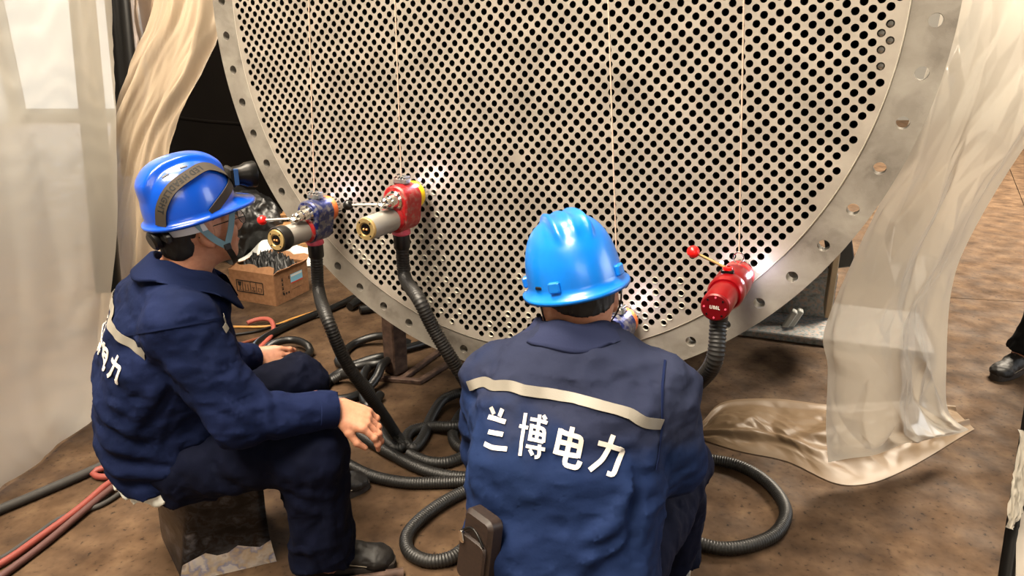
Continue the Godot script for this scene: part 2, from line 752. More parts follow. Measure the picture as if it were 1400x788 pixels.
# a lit opening: frame, mullions, milky panes that glow, and the daylight that comes through
func window(n: int, at: Vector3, towards: Vector3, size: Vector2, energy: float, c: Color) -> void:
	var w := Node3D.new()
	w.name = "window_%d" % n
	add_child(w, true)
	w.position = at
	structure(w, ["milky roof light above the tube sheet", "milky roof light near the film curtain", "milky roof light above the far floor", "tall milky window behind the film curtain", "tall milky window across from the film curtain", "wide milky window behind the workers"][n - 1], "window")
	var up := Vector3.UP if absf(towards.y) < 0.5 else Vector3.FORWARD
	var xf := frame(at, towards, up)
	var pane := mat("lit milky pane %d" % n, Color(0.9, 0.92, 0.92), 0.4)
	pane.emission_enabled = true
	pane.emission = c
	pane.emission_energy_multiplier = 0.55
	var bars := mat("window frame paint", Color(0.42, 0.45, 0.46), 0.5)
	for i in 3:
		var st := begin()
		box(st, xf * Transform3D(Basis(), Vector3((i - 1) * size.x / 3.0, 0, -0.03)), Vector3(size.x / 3.0 - 0.05, size.y - 0.05, 0.02))
		obj("pane", done(st), pane, w)
	var fr := begin()
	for s in [-1.0, 1.0]:
		box(fr, xf * Transform3D(Basis(), Vector3(s * (size.x / 2 + 0.03), 0, 0)), Vector3(0.08, size.y + 0.14, 0.12), 0.008)
		box(fr, xf * Transform3D(Basis(), Vector3(0, s * (size.y / 2 + 0.03), 0)), Vector3(size.x, 0.08, 0.12), 0.008)
		box(fr, xf * Transform3D(Basis(), Vector3(s * size.x / 6.0, 0, 0)), Vector3(0.05, size.y, 0.08), 0.006)
	obj("window_frame", done(fr), bars, w)
	var l := AreaLight3D.new()
	l.name = "daylight"
	l.area_size = size
	l.area_normalize_energy = true
	l.light_energy = energy
	l.light_color = c
	l.area_range = 40.0
	l.shadow_enabled = true
	l.transform = Transform3D(Basis(xf.basis.x, xf.basis.y, xf.basis.z).rotated(xf.basis.y, PI), towards * 0.09)
	w.add_child(l, true)


func materials() -> void:
	var dust := noise_tex(3, 0.014, [[0.0, Color(0.26, 0.195, 0.135)], [0.35, Color(0.36, 0.28, 0.205)], [0.6, Color(0.41, 0.325, 0.245)], [1.0, Color(0.5, 0.41, 0.315)]], 6, FastNoiseLite.TYPE_SIMPLEX_SMOOTH, 1024, 7.0)
	var m := textured(mat("dusty concrete", Color(0.76, 0.745, 0.73), 1.0), dust, 0.4)
	m.metallic_specular = 0.3
	rough_map(m, noise_tex(5, 0.02, [[0.0, grey(0.62)], [1.0, grey(1.0)]]))
	relief(m, noise_tex(6, 0.08, [[0.0, grey(0.0)], [1.0, grey(1.0)]], 5), 0.2)
	m.detail_enabled = true
	m.detail_blend_mode = BaseMaterial3D.BLEND_MODE_MUL
	m.detail_uv_layer = BaseMaterial3D.DETAIL_UV_2
	m.uv2_triplanar = true
	m.uv2_scale = Vector3.ONE * 0.9
	m.detail_albedo = noise_tex(7, 0.035, [[0.0, grey(0.4)], [0.16, grey(0.6)], [0.24, grey(0.9)], [0.4, grey(0.97)], [0.85, grey(1.0)], [1.0, Color(1.0, 0.98, 0.95)]], 6, FastNoiseLite.TYPE_SIMPLEX_SMOOTH, 1024, 12.0)
	mat("gap dirt", Color(0.09, 0.06, 0.045), 0.95)
	mat("painted wall", Color(0.42, 0.41, 0.39), 0.9)
	mat("roof sheet", Color(0.3, 0.3, 0.3), 0.8)
	var steel := noise_tex(11, 0.008, [[0.0, Color(0.6, 0.58, 0.55)], [0.5, Color(0.69, 0.67, 0.635)], [1.0, Color(0.77, 0.75, 0.715)]], 5, FastNoiseLite.TYPE_SIMPLEX_SMOOTH, 1024, 40.0)
	m = textured(mat("milled tube sheet steel", Color(0.98, 0.96, 0.94), 0.5, 0.35), steel, 0.9)
	m.metallic_specular = 0.5
	var stain := noise_tex(12, 0.01, [[0.0, Color(0.4, 0.37, 0.335)], [0.3, Color(0.56, 0.535, 0.5)], [0.5, Color(0.63, 0.605, 0.565)], [1.0, Color(0.74, 0.72, 0.68)]], 5, FastNoiseLite.TYPE_SIMPLEX_SMOOTH, 1024, 60.0)
	textured(mat("stained flange steel", Color(0.95, 0.95, 0.95), 0.45, 0.4), stain, 0.6)
	mat("bare steel", Color(0.8, 0.79, 0.77), 0.22, 1.0)
	mat("polished steel", Color(0.93, 0.92, 0.9), 0.12, 1.0)
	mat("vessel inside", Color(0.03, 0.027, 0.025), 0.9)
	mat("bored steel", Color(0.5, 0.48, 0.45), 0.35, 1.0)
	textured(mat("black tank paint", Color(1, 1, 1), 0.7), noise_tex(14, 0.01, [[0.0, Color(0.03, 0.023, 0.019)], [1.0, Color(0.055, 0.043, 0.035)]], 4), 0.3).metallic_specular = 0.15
	textured(mat("rusty steel", Color(1, 1, 1), 0.7, 0.2), noise_tex(15, 0.02, [[0.0, Color(0.16, 0.11, 0.085)], [0.5, Color(0.3, 0.22, 0.18)], [1.0, Color(0.42, 0.34, 0.29)]], 5), 2.0)
	textured(mat("dirty zinc", Color(1, 1, 1), 0.5, 0.4), noise_tex(16, 0.02, [[0.0, Color(0.3, 0.29, 0.28)], [0.5, Color(0.52, 0.55, 0.56)], [0.75, Color(0.6, 0.5, 0.45)], [1.0, Color(0.72, 0.74, 0.74)]], 5), 3.0)
	# film
	film("milky film", Color(0.78, 0.755, 0.7), 0.68, 0.26, 0.9)
	film("tan film", Color(0.66, 0.585, 0.49), 0.84, 0.42, 0.6)
	film("brown film", Color(0.62, 0.52, 0.42), 0.8, 0.4, 0.6)
	film("dull film", Color(0.79, 0.755, 0.7), 0.84, 0.22, 0.5)
	film("floor film", Color(0.47, 0.39, 0.3), 0.86, 0.42, 0.3)
	mats["floor film"].metallic_specular = 0.3
	# rubber, plastic, paint
	mat("black rubber", Color(0.055, 0.053, 0.052), 0.42)
	mat("ribbed hose plastic", Color(0.095, 0.09, 0.085), 0.5)
	mat("red hose rubber", Color(0.45, 0.19, 0.155), 0.6)
	mat("dull dark red rubber", Color(0.28, 0.165, 0.15), 0.65)
	mat("dusty rubber", Color(0.16, 0.15, 0.14), 0.7)
	mat("pale red hose rubber", Color(0.66, 0.34, 0.29), 0.55)
	mat("yellow cable", Color(0.75, 0.55, 0.28), 0.5)
	mat("brown cable", Color(0.45, 0.24, 0.15), 0.5)
	mat("copper strand", Color(0.9, 0.62, 0.4), 0.3, 0.9)
	mat("lever steel", Color(0.84, 0.83, 0.8), 0.35, 0.3)
	mat("turned bright steel", Color(0.88, 0.86, 0.8), 0.3, 0.3)
	mat("wire", Color(0.9, 0.8, 0.72), 0.4, 0.2)
	textured(mat("worn blue paint", Color(1, 1, 1), 0.35, 0.3), noise_tex(21, 0.013, [[0.0, Color(0.06, 0.09, 0.25)], [0.55, Color(0.09, 0.15, 0.4)], [0.62, Color(0.45, 0.44, 0.44)], [1.0, Color(0.6, 0.58, 0.56)]], 5), 6.0)
	textured(mat("worn red paint", Color(1, 1, 1), 0.35, 0.15), noise_tex(22, 0.013, [[0.0, Color(0.55, 0.06, 0.08)], [0.6, Color(0.68, 0.11, 0.13)], [0.72, Color(0.6, 0.38, 0.34)], [1.0, Color(0.65, 0.5, 0.46)]], 5), 6.0)
	mat("anodized red", Color(0.52, 0.01, 0.05), 0.28, 0.35)
	mat("motor grey", Color(0.6, 0.585, 0.56), 0.42, 0.4)
	mat("brass", Color(0.86, 0.74, 0.5), 0.35, 0.7)
	mat("dark metal", Color(0.12, 0.115, 0.11), 0.35, 0.7)
	mat("pink plastic", Color(0.85, 0.32, 0.42), 0.4)
	mat("orange plastic", Color(0.82, 0.42, 0.2), 0.45)
	mat("yellow plastic", Color(0.95, 0.8, 0.1), 0.4)
	mat("red knob", Color(0.86, 0.1, 0.09), 0.3)
	mat("black knob", Color(0.05, 0.05, 0.05), 0.3)
	# people
	var weave := noise_tex(31, 0.35, [[0.0, grey(0.0)], [1.0, grey(1.0)]], 2)
	m = textured(mat("navy work cloth", Color(1, 1, 1), 0.85), noise_tex(32, 0.006, [[0.0, Color(0.038, 0.065, 0.145)], [0.5, Color(0.055, 0.092, 0.205)], [1.0, Color(0.095, 0.13, 0.26)]], 5), 1.0)
	relief(m, weave, 0.05)
	m = textured(mat("dark navy work cloth", Color(1, 1, 1), 0.85), noise_tex(33, 0.008, [[0.0, Color(0.035, 0.046, 0.1)], [0.6, Color(0.05, 0.068, 0.145)], [1.0, Color(0.075, 0.095, 0.19)]], 5), 1.0)
	relief(m, weave, 0.05)
	m = textured(mat("faded navy work cloth", Color(1, 1, 1), 0.85), noise_tex(34, 0.006, [[0.0, Color(0.2, 0.21, 0.32)], [0.5, Color(0.25, 0.26, 0.385)], [1.0, Color(0.31, 0.315, 0.43)]], 5), 1.0)
	relief(m, weave, 0.05)
	textured(mat("black cloth", Color(1, 1, 1), 0.9), noise_tex(35, 0.02, [[0.0, Color(0.05, 0.05, 0.052)], [1.0, Color(0.1, 0.1, 0.105)]], 4), 2.0)
	m = textured(mat("grey navy work cloth", Color(1, 1, 1), 0.85), noise_tex(34, 0.006, [[0.0, Color(0.1, 0.12, 0.21)], [1.0, Color(0.19, 0.21, 0.31)]], 5), 1.0)
	relief(m, weave, 0.05)
	for k in ["grey navy work cloth", "navy work cloth", "dark navy work cloth", "faded navy work cloth", "black cloth"]:
		mats[k].metallic_specular = 0.22
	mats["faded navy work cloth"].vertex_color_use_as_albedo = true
	mat("white shirt", Color(0.86, 0.87, 0.84), 0.9)
	m = mat("skin", Color(0.76, 0.55, 0.44), 0.5)
	textured(m, noise_tex(36, 0.03, [[0.0, Color(0.86, 0.8, 0.78)], [1.0, Color(1, 1, 1)]], 4), 4.0)
	m.subsurf_scatter_enabled = true
	m.subsurf_scatter_strength = 0.12
	textured(mat("black hair", Color(1, 1, 1), 0.6), noise_tex(37, 0.2, [[0.0, Color(0.015, 0.013, 0.012)], [1.0, Color(0.06, 0.055, 0.05)]], 3), 6.0)
	m = mat("reflective tape", Color(0.48, 0.46, 0.42), 0.55)
	relief(m, noise_tex(38, 0.2, [[0.0, grey(0.0)], [1.0, grey(1.0)]], 2), 0.04)
	m.uv1_triplanar = true
	m.uv1_scale = Vector3.ONE * 4.0
	mat("white print", Color(0.8, 0.78, 0.75), 0.7)
	m = mat("helmet blue", Color(0.0, 0.29, 0.74), 0.3)
	m.clearcoat_enabled = true
	m.clearcoat = 0.6
	m.clearcoat_roughness = 0.12
	m = textured(mat("helmet sky blue", Color(1, 1, 1), 0.34), noise_tex(39, 0.012, [[0.0, Color(0.0, 0.36, 0.72)], [0.5, Color(0.0, 0.44, 0.83)], [1.0, Color(0.02, 0.5, 0.87)]], 4), 1.5)
	m.clearcoat_enabled = true
	m.clearcoat = 0.4
	m.clearcoat_roughness = 0.2
	mat("strap webbing", Color(0.22, 0.185, 0.14), 0.85)
	mat("strap print", Color(0.05, 0.05, 0.05), 0.8)
	mat("grey blue webbing", Color(0.4, 0.52, 0.57), 0.8)
	mat("white plastic", Color(0.78, 0.79, 0.82), 0.5)
	mat("black plastic", Color(0.03, 0.03, 0.032), 0.4)
	var gl := mat("clear lens", Color(0.9, 0.92, 0.95, 0.12), 0.05)
	gl.transparency = BaseMaterial3D.TRANSPARENCY_ALPHA
	m = textured(mat("shoe leather", Color(1, 1, 1), 0.55), noise_tex(40, 0.05, [[0.0, Color(0.035, 0.028, 0.025)], [1.0, Color(0.11, 0.09, 0.078)]], 4), 6.0)
	mat("shoe sole", Color(0.16, 0.13, 0.11), 0.8)
	mat("shoe trim", Color(0.5, 0.46, 0.4), 0.7)
	m = textured(mat("brown leather", Color(1, 1, 1), 0.5), noise_tex(41, 0.04, [[0.0, Color(0.08, 0.055, 0.045)], [1.0, Color(0.19, 0.13, 0.1)]], 4), 6.0)
	mat("eye white", Color(0.9, 0.88, 0.85), 0.2)
	mat("iris", Color(0.06, 0.035, 0.02), 0.2)
	# odds and ends
	textured(mat("cardboard", Color(1, 1, 1), 0.85), noise_tex(51, 0.02, [[0.0, Color(0.5, 0.35, 0.23)], [1.0, Color(0.64, 0.47, 0.33)]], 4), 3.0)
	mat("box print", Color(0.1, 0.075, 0.06), 0.8)
	mat("sticker blue", Color(0.5, 0.74, 0.85), 0.5)
	mat("sticker white", Color(0.85, 0.86, 0.86), 0.5)
	mat("sticker red", Color(0.75, 0.25, 0.15), 0.5)
	mat("black sack film", Color(0.025, 0.024, 0.024), 0.42)
	textured(mat("planed wood", Color(1, 1, 1), 0.75), noise_tex(52, 0.03, [[0.0, Color(0.45, 0.31, 0.17)], [1.0, Color(0.66, 0.5, 0.31)]], 4), 3.0)
	m = textured(mat("scorched steel", Color(1, 1, 1), 0.32, 0.55), noise_tex(53, 0.008, [[0.0, Color(0.07, 0.062, 0.06)], [0.35, Color(0.14, 0.13, 0.13)], [0.5, Color(0.24, 0.25, 0.28)], [0.62, Color(0.15, 0.125, 0.11)], [0.8, Color(0.3, 0.31, 0.34)], [1.0, Color(0.5, 0.5, 0.52)]], 5, FastNoiseLite.TYPE_SIMPLEX_SMOOTH, 512, 40.0), 2.6)
	relief(m, noise_tex(54, 0.012, [[0.0, grey(0.0)], [1.0, grey(1.0)]], 3), 0.12)
	m = textured(mat("heat tinted steel", Color(1, 1, 1), 0.3, 0.6), noise_tex(55, 0.006, [[0.0, Color(0.5, 0.44, 0.42)], [0.3, Color(0.88, 0.86, 0.84)], [0.5, Color(0.8, 0.72, 0.6)], [0.6, Color(0.55, 0.58, 0.75)], [0.72, Color(0.9, 0.88, 0.86)], [1.0, Color(0.95, 0.94, 0.93)]], 4, FastNoiseLite.TYPE_SIMPLEX_SMOOTH, 512, 30.0), 3.5)
	relief(m, noise_tex(56, 0.012, [[0.0, grey(0.0)], [1.0, grey(1.0)]], 3), 0.12)
	mat("chalky grey", Color(0.7, 0.7, 0.68), 0.8)
	mat("pale board", Color(0.72, 0.66, 0.56), 0.8)
	mat("dark grey paint", Color(0.2, 0.21, 0.22), 0.6)


# ---------- the hall ----------
func hall() -> void:
	var fl := Node3D.new()
	fl.name = "floor"
	add_child(fl, true)
	structure(fl, "dusty brown concrete workshop floor in large slabs", "floor")
	# joints seen by the far doorway: one across, one running away
	var ja := on_ground(1310, 408)
	var jb := on_ground(1385, 412)
	var jc := on_ground(1372, 216)
	var jd := on_ground(1400, 297)
	var across := (jb - ja).normalized()
	var away := (jd - jc).normalized()
	var st := begin()
	box(st, Transform3D(Basis(), Vector3(0, -0.13, -3)), Vector3(18.2, 0.16, 22.2), 0.01)
	obj("joint_bed", done(st), mats["gap dirt"], fl)
	# corners of the slabs, as lines z(x) = joint and x(z) = joint
	var zl := ja.z + across.z / across.x * (-9.0 - ja.x)
	var zr := ja.z + across.z / across.x * (9.0 - ja.x)
	var xj := func(z: float) -> float: return jc.x + away.x / away.z * (z - jc.z)
	var zj := func(x: float) -> float: return ja.z + across.z / across.x * (x - ja.x)
	var xm: float = xj.call(ja.z)
	var g := 0.004
	var near_slab := PackedVector2Array([Vector2(-9, 8), Vector2(9, 8), Vector2(9, zr + g), Vector2(-9, zl + g)])
	var far_a := PackedVector2Array([Vector2(-9, zl - g), Vector2(xm - g, zj.call(xm) - g), Vector2(xj.call(-14.0) - g, -14), Vector2(-9, -14)])
	var far_b := PackedVector2Array([Vector2(xm + g, zj.call(xm) - g), Vector2(9, zr - g), Vector2(9, -14), Vector2(xj.call(-14.0) + g, -14)])
	for poly in [near_slab, far_a, far_b]:
		st = begin()
		# the prism's plane is x and -z, its depth is upwards
		var p := PackedVector2Array()
		for q in poly:
			p.append(Vector2(q.x, -q.y))
		prism(st, p, 0.05, Transform3D(Basis(Vector3.RIGHT, Vector3.FORWARD, Vector3.UP), Vector3(0, -0.05, 0)))
		obj("slab", done(st), mats["dusty concrete"], fl)
	for w in [["wall_left", Vector3(-9.15, 3.4, -3), Vector3(0.3, 7.2, 22.6), "pale painted hall wall beside the film curtain"], ["wall_right", Vector3(9.15, 3.4, -3), Vector3(0.3, 7.2, 22.6), "pale painted hall wall past the bystander"], ["wall_back", Vector3(0, 3.4, -14.15), Vector3(18.6, 7.2, 0.3), "pale painted far wall of the hall"], ["wall_front", Vector3(0, 3.4, 8.15), Vector3(18.6, 7.2, 0.3), "pale painted hall wall behind the workers"]]:
		st = begin()
		box(st, Transform3D(Basis(), w[1]), w[2], 0.01)
		structure(obj(w[0], done(st), mats["painted wall"]), w[3], "wall")
	st = begin()
	box(st, Transform3D(Basis(), Vector3(0, 7.0, -3)), Vector3(18.6, 0.3, 22.6), 0.01)
	structure(obj("ceiling", done(st), mats["roof sheet"]), "grey sheet roof of the hall", "ceiling")
	st = begin()
	box(st, frame(DISC + dn * 0.12 + Vector3(0, 2.15, 0), du), Vector3(0.12, 0.2, 4.4), 0.01)
	for s in [-1.9, 1.9]:
		rod(st, DISC + dn * 0.12 + du * s + Vector3(0, 2.2, 0), DISC + dn * 0.12 + du * s + Vector3(0, 5.3, 0), 0.02)
	structure(obj("trim_1", done(st), mats["dark grey paint"]), "grey overhead rail that carries the hanging wires", "rail")
	# the dark tank behind the vessel
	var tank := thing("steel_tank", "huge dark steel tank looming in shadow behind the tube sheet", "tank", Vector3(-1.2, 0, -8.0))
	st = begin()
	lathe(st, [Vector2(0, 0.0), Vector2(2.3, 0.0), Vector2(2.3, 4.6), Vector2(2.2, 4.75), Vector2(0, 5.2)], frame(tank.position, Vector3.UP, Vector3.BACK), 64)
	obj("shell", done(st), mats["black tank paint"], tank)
	for h in [0.9, 2.0, 3.1]:
		st = begin()
		lathe(st, [Vector2(2.3, h - 0.012), Vector2(2.306, h - 0.006), Vector2(2.306, h + 0.006), Vector2(2.3, h + 0.012)], frame(tank.position, Vector3.UP, Vector3.BACK), 64)
		obj("weld_seam", done(st), mats["black tank paint"], tank)


# ---------- the vessel: drilled plate, bolted flange, shell ----------
func vessel() -> void:
	var root := thing("heat_exchanger", "big round steel tube sheet drilled with thousands of small holes, bolt holes round its rim", "vessel", Vector3(DISC.x, 0, DISC.z))
	var pa := Vector2(0.02073, -0.01618)     # lattice steps along (du, up)
	var pb := Vector2(-0.01614, -0.02078)
	var o := Vector2(0.0541, -0.4262)        # the spot that was left undrilled
	var pitch := pa.length()
	var hole := pitch * 0.36
	var plate_r := 1.0507
	var field_r := 1.0315
	var wall := 0.055
	var v := PackedVector3Array()
	var nn := PackedVector3Array()
	var ix := PackedInt32Array()
	var bx := PackedInt32Array()
	var circle := PackedVector2Array()
	for k in 240:
		circle.append(Vector2(cos(TAU * k / 240.0), sin(TAU * k / 240.0)) * plate_r)
	var rim := []
	for k in 16:
		var a := TAU * k / 16.0
		var d := Vector2(cos(a), sin(a))
		var sq := d / maxf(absf(d.x), absf(d.y)) * 0.5
		rim.append([d, sq])
	var holes := []
	var ea := pa.normalized()
	var eb := pb.normalized()
	for i in range(-62, 63):
		for j in range(-62, 63):
			var c := o + pa * i + pb * j
			var l := c.length()
			if l > plate_r + pitch:
				continue
			var drilled := l < field_r and not (i == 0 and j == 0)
			if drilled:
				holes.append(c)
				var first := v.size()
				for k in 16:
					var d: Vector2 = rim[k][0]
					var s: Vector2 = rim[k][1]
					var p := c + (ea * d.x + eb * d.y) * hole
					var q := c + pa * s.x + pb * s.y
					var w := du * p.x + Vector3.UP * p.y
					v.append(DISC + w)
					nn.append(dn)
					v.append(DISC + du * q.x + Vector3.UP * q.y)
					nn.append(dn)
					var inw := -(du * (ea.x * d.x + eb.x * d.y) + Vector3.UP * (ea.y * d.x + eb.y * d.y))
					v.append(DISC + w)
					nn.append(inw)
					v.append(DISC + w - dn * wall)
					nn.append(inw)
				for k in 16:
					var m := first + k * 4
					var m2 := first + ((k + 1) % 16) * 4
					ix.append_array(PackedInt32Array([m, m + 1, m2 + 1, m, m2 + 1, m2]))
					bx.append_array(PackedInt32Array([m + 2, m2 + 3, m + 3, m + 2, m2 + 2, m2 + 3]))
			else:
				var cell := PackedVector2Array([c - pa / 2 - pb / 2, c + pa / 2 - pb / 2, c + pa / 2 + pb / 2, c - pa / 2 + pb / 2])
				var bits: Array = [cell] if l < plate_r - pitch else Geometry2D.intersect_polygons(cell, circle)
				for bit in bits:
					var first := v.size()
					for q in bit:
						v.append(DISC + du * q.x + Vector3.UP * q.y)
						nn.append(dn)
					var cw: bool = area(bit) < 0.0
					for k in range(1, bit.size() - 1):
						ix.append_array(PackedInt32Array([first, first + k, first + k + 1] if cw else [first, first + k + 1, first + k]))
	var arr := []
	arr.resize(Mesh.ARRAY_MAX)
	arr[Mesh.ARRAY_VERTEX] = v
	arr[Mesh.ARRAY_NORMAL] = nn
	arr[Mesh.ARRAY_INDEX] = ix
	var pm := ArrayMesh.new()
	pm.add_surface_from_arrays(Mesh.PRIMITIVE_TRIANGLES, arr)
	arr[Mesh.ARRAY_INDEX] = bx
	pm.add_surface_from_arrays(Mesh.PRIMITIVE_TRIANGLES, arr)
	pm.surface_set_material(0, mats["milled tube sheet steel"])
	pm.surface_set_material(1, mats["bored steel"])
	obj("tube_plate", pm, null, root)
	# the bright turned edge between the plate and the flange
	var at := frame(DISC, dn)
	var st := begin()
	lathe(st, [Vector2(plate_r - 0.0005, -0.012), Vector2(plate_r - 0.0005, 0.0), Vector2(plate_r + 0.0012, 0.0), Vector2(plate_r + 0.003, -0.002), Vector2(plate_r + 0.003, -0.012)], at, 180)
	obj("turned_edge", done(st), mats["turned bright steel"], root)
	# flange with its sixty bolt holes
	obj("flange", flange(plate_r + 0.003, 1.153, -0.005, -0.05), mats["stained flange steel"], root)
	# the shell behind, open only through the holes
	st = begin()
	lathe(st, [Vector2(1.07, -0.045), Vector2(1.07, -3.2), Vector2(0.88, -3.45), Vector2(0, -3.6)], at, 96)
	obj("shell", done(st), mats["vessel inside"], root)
	# tube ends already rolled in: bright rims in some holes
	var seen := {}
	var ends := []
	for q in [[385, 122], [413, 152], [330, 68], [305, 40], [358, 95], [715, 128], [697, 12], [755, 70], [797, 15], [812, 128], [770, 184], [733, 240], [828, 243], [788, 297], [886, 300], [748, 350], [845, 355], [803, 408], [900, 415], [860, 467], [1062, 478], [1067, 535], [1158, 427], [1168, 485], [1168, 540], [485, 40]]:
		ends.append(on_sheet(400 + q[0] / 3.94, 320 + q[1] / 3.94))
	for q in [[937, 383], [1057, 385], [940, 440], [1057, 440], [940, 492], [1060, 500], [1003, 553], [972, 580], [828, 487], [868, 628], [890, 545], [305, 368], [338, 443], [255, 542], [170, 587], [262, 590], [175, 635], [265, 640], [345, 548], [860, 518], [890, 603]]:
		ends.append(on_sheet(620 + q[0] / 3.426, 270 + q[1] / 3.426))
	for q in [[880, 130], [905, 255], [940, 500], [845, 615], [765, 730], [810, 385], [425, 570], [585, 595], [620, 635]]:
		ends.append(on_sheet(480 + q[0] / 7.88, 230 + q[1] / 7.88))
	var ring := begin()
	lathe(ring, [Vector2(hole * 0.99, -0.008), Vector2(hole * 1.03, 0.0015), Vector2(hole * 0.98, 0.003), Vector2(hole * 0.93, 0.002), Vector2(hole * 0.92, -0.0065)], Transform3D(), 20)
	var ring_mesh := done(ring)
	for e in ends:
		var loc: Vector3 = e - DISC
		var g := Vector2(loc.dot(du), loc.y) - o
		var inv := Transform2D(pa, pb, Vector2.ZERO).affine_inverse()
		var ij := (inv * g).round()
		if seen.has(ij) or ij == Vector2.ZERO:
			continue
		seen[ij] = true
		var c := o + pa * ij.x + pb * ij.y
		if c.length() > field_r:
			continue
		var r := obj("tube_end", ring_mesh, mats["turned bright steel"], root)
		r.transform = Transform3D(at.basis, DISC + du * c.x + Vector3.UP * c.y - root.position)
	# plugs at the upper edge of the drilled field
	st = begin()
	lathe(st, [Vector2(hole * 0.98, -0.03), Vector2(hole * 0.98, -0.012), Vector2(hole * 0.7, -0.009), Vector2(0, -0.008)], Transform3D(), 20)
	var plug_mesh := done(st)
	for q in [[617, 168], [547, 237], [609, 288], [541, 355], [542, 473]]:
		var loc := on_sheet(1100 + q[0] / 5.254, q[1] / 5.254) - DISC
		var ij := (Transform2D(pa, pb, Vector2.ZERO).affine_inverse() * (Vector2(loc.dot(du), loc.y) - o)).round()
		var c := o + pa * ij.x + pb * ij.y
		var r := obj("plug", plug_mesh, mats["bare steel"], root)
		r.transform = Transform3D(at.basis, DISC + du * c.x + Vector3.UP * c.y - root.position)


func flange(r0: float, r1: float, front: float, back: float) -> ArrayMesh:
	var st := begin()
	var rb := R0
	var hole := 0.0155
	var half := PI / 60.0
	var n := 24
	for s in 60:
		var mid := 3.2137 + s * TAU / 60.0
		var holes := []
		var outer := []
		var w := half * rb
		var turns := []
		for k in n - 4:
			turns.append(fposmod(TAU * k / (n - 4.0), TAU))
		for c in [Vector2(w, r1 - rb), Vector2(-w, r1 - rb), Vector2(-w, r0 - rb), Vector2(w, r0 - rb)]:
			turns.append(fposmod(c.angle(), TAU))
		turns.sort()
		turns.append(turns[0])
		for a in turns:
			var d := Vector2(cos(a), sin(a))      # along the rim, outwards
			var t := 1e9
			if absf(d.x) > 1e-6:
				t = minf(t, w / absf(d.x))
			if d.y > 1e-6:
				t = minf(t, (r1 - rb) / d.y)
			if d.y < -1e-6:
				t = minf(t, (rb - r0) / -d.y)
			var q := d * t
			holes.append(polar(mid - hole * d.x / rb, rb + hole * d.y))
			outer.append(polar(mid - q.x / rb, rb + q.y))
		for z in [front, back]:
			st.set_smooth_group(-1)
			for k in n:
				var a3: Vector3 = holes[k] + dn * z
				var b3: Vector3 = holes[k + 1] + dn * z
				var c3: Vector3 = outer[k + 1] + dn * z
				var d3: Vector3 = outer[k] + dn * z
				if z == front:
					quad(st, a3, b3, c3, d3)
				else:
					quad(st, a3, d3, c3, b3)
		smooth(st)
		for k in n:
			quad(st, holes[k] + dn * front, holes[k] + dn * back, holes[k + 1] + dn * back, holes[k + 1] + dn * front)
	smooth(st)
	for k in 240:
		var a := polar(TAU * k / 240.0, r1)
		var b := polar(TAU * (k + 1) / 240.0, r1)
		quad(st, a + dn * front, b + dn * front, b + dn * back, a + dn * back)
	smooth(st)
	for k in 240:
		var a := polar(TAU * k / 240.0, r0)
		var b := polar(TAU * (k + 1) / 240.0, r0)
		quad(st, a + dn * back, b + dn * back, b + dn * front, a + dn * front)
	return done(st)

func polar(a: float, r: float) -> Vector3:
	return DISC + du * cos(a) * r + Vector3.UP * sin(a) * r


# ---------- sheets of film ----------
# rows of [one edge, other edge] from top to bottom; fold(u, v) pushes the sheet out along its normal
func drape(rows: Array, nu: int, nv: int, fold: Callable) -> ArrayMesh:
	var n := rows.size() - 1
	var at := func(u: float, v: float) -> Vector3:
		var f := clampf(v * n, 0.0, n - 0.0001)
		var k := int(f)
		var t := f - k
		var p := []
		for d in [-1, 0, 1, 2]:
			var r: Array = rows[clampi(k + d, 0, n)]
			p.append((r[0] as Vector3).lerp(r[1], u))
		return (p[1] as Vector3).cubic_interpolate(p[2], p[0], p[3], t)
	var out := func(u: float, v: float) -> Vector3:
		var p: Vector3 = at.call(u, v)
		var a: Vector3 = at.call(minf(u + 0.02, 1.0), v) - at.call(maxf(u - 0.02, 0.0), v)
		var b: Vector3 = at.call(u, minf(v + 0.02, 1.0)) - at.call(u, maxf(v - 0.02, 0.0))
		return p + a.cross(b).normalized() * float(fold.call(u, v))
	var st := begin()
	sheet(st, nu, nv, out)
	return done(st)

func crumple(id: int, freq: float, ridged := true, octaves := 3) -> FastNoiseLite:
	var n := FastNoiseLite.new()
	n.seed = id
	n.noise_type = FastNoiseLite.TYPE_SIMPLEX
	n.frequency = freq
	n.fractal_octaves = octaves
	if ridged:
		n.fractal_type = FastNoiseLite.FRACTAL_RIDGED
	return n

# heights of a sheet that has been crushed and let go: flat pieces meeting in sharp creases
func crushed(u: float, v: float, n: float, m: float, id: int) -> float:
	var x := u * n + sin(v * 9.0 + id) * 0.35 + v * 1.7
	var y := v * m + sin(u * 7.0 + id * 2.0) * 0.4 - u * 0.9
	var i := floori(x)
	var j := floori(y)
	var fx := x - i
	var fy := y - j
	var h := func(a: int, b: int) -> float: return fposmod(sin(a * 127.1 + b * 311.7 + id * 74.7) * 43758.5453, 1.0) - 0.5
	if (i + j) % 2 == 0:
		fx = 1.0 - fx
		var p: float = h.call(i + 1, j)
		var q: float = h.call(i, j + 1)
		if fx + fy < 1.0:
			return p + (float(h.call(i, j)) - p) * fx + (float(h.call(i + 1, j + 1)) - p) * fy
		return q + (float(h.call(i + 1, j + 1)) - q) * (1.0 - fx) + (float(h.call(i, j)) - q) * (1.0 - fy)
	var p0: float = h.call(i, j)
	var q0: float = h.call(i + 1, j + 1)
	if fx + fy < 1.0:
		return p0 + (float(h.call(i + 1, j)) - p0) * fx + (float(h.call(i, j + 1)) - p0) * fy
	return q0 + (float(h.call(i, j + 1)) - q0) * (1.0 - fx) + (float(h.call(i + 1, j)) - q0) * (1.0 - fy)

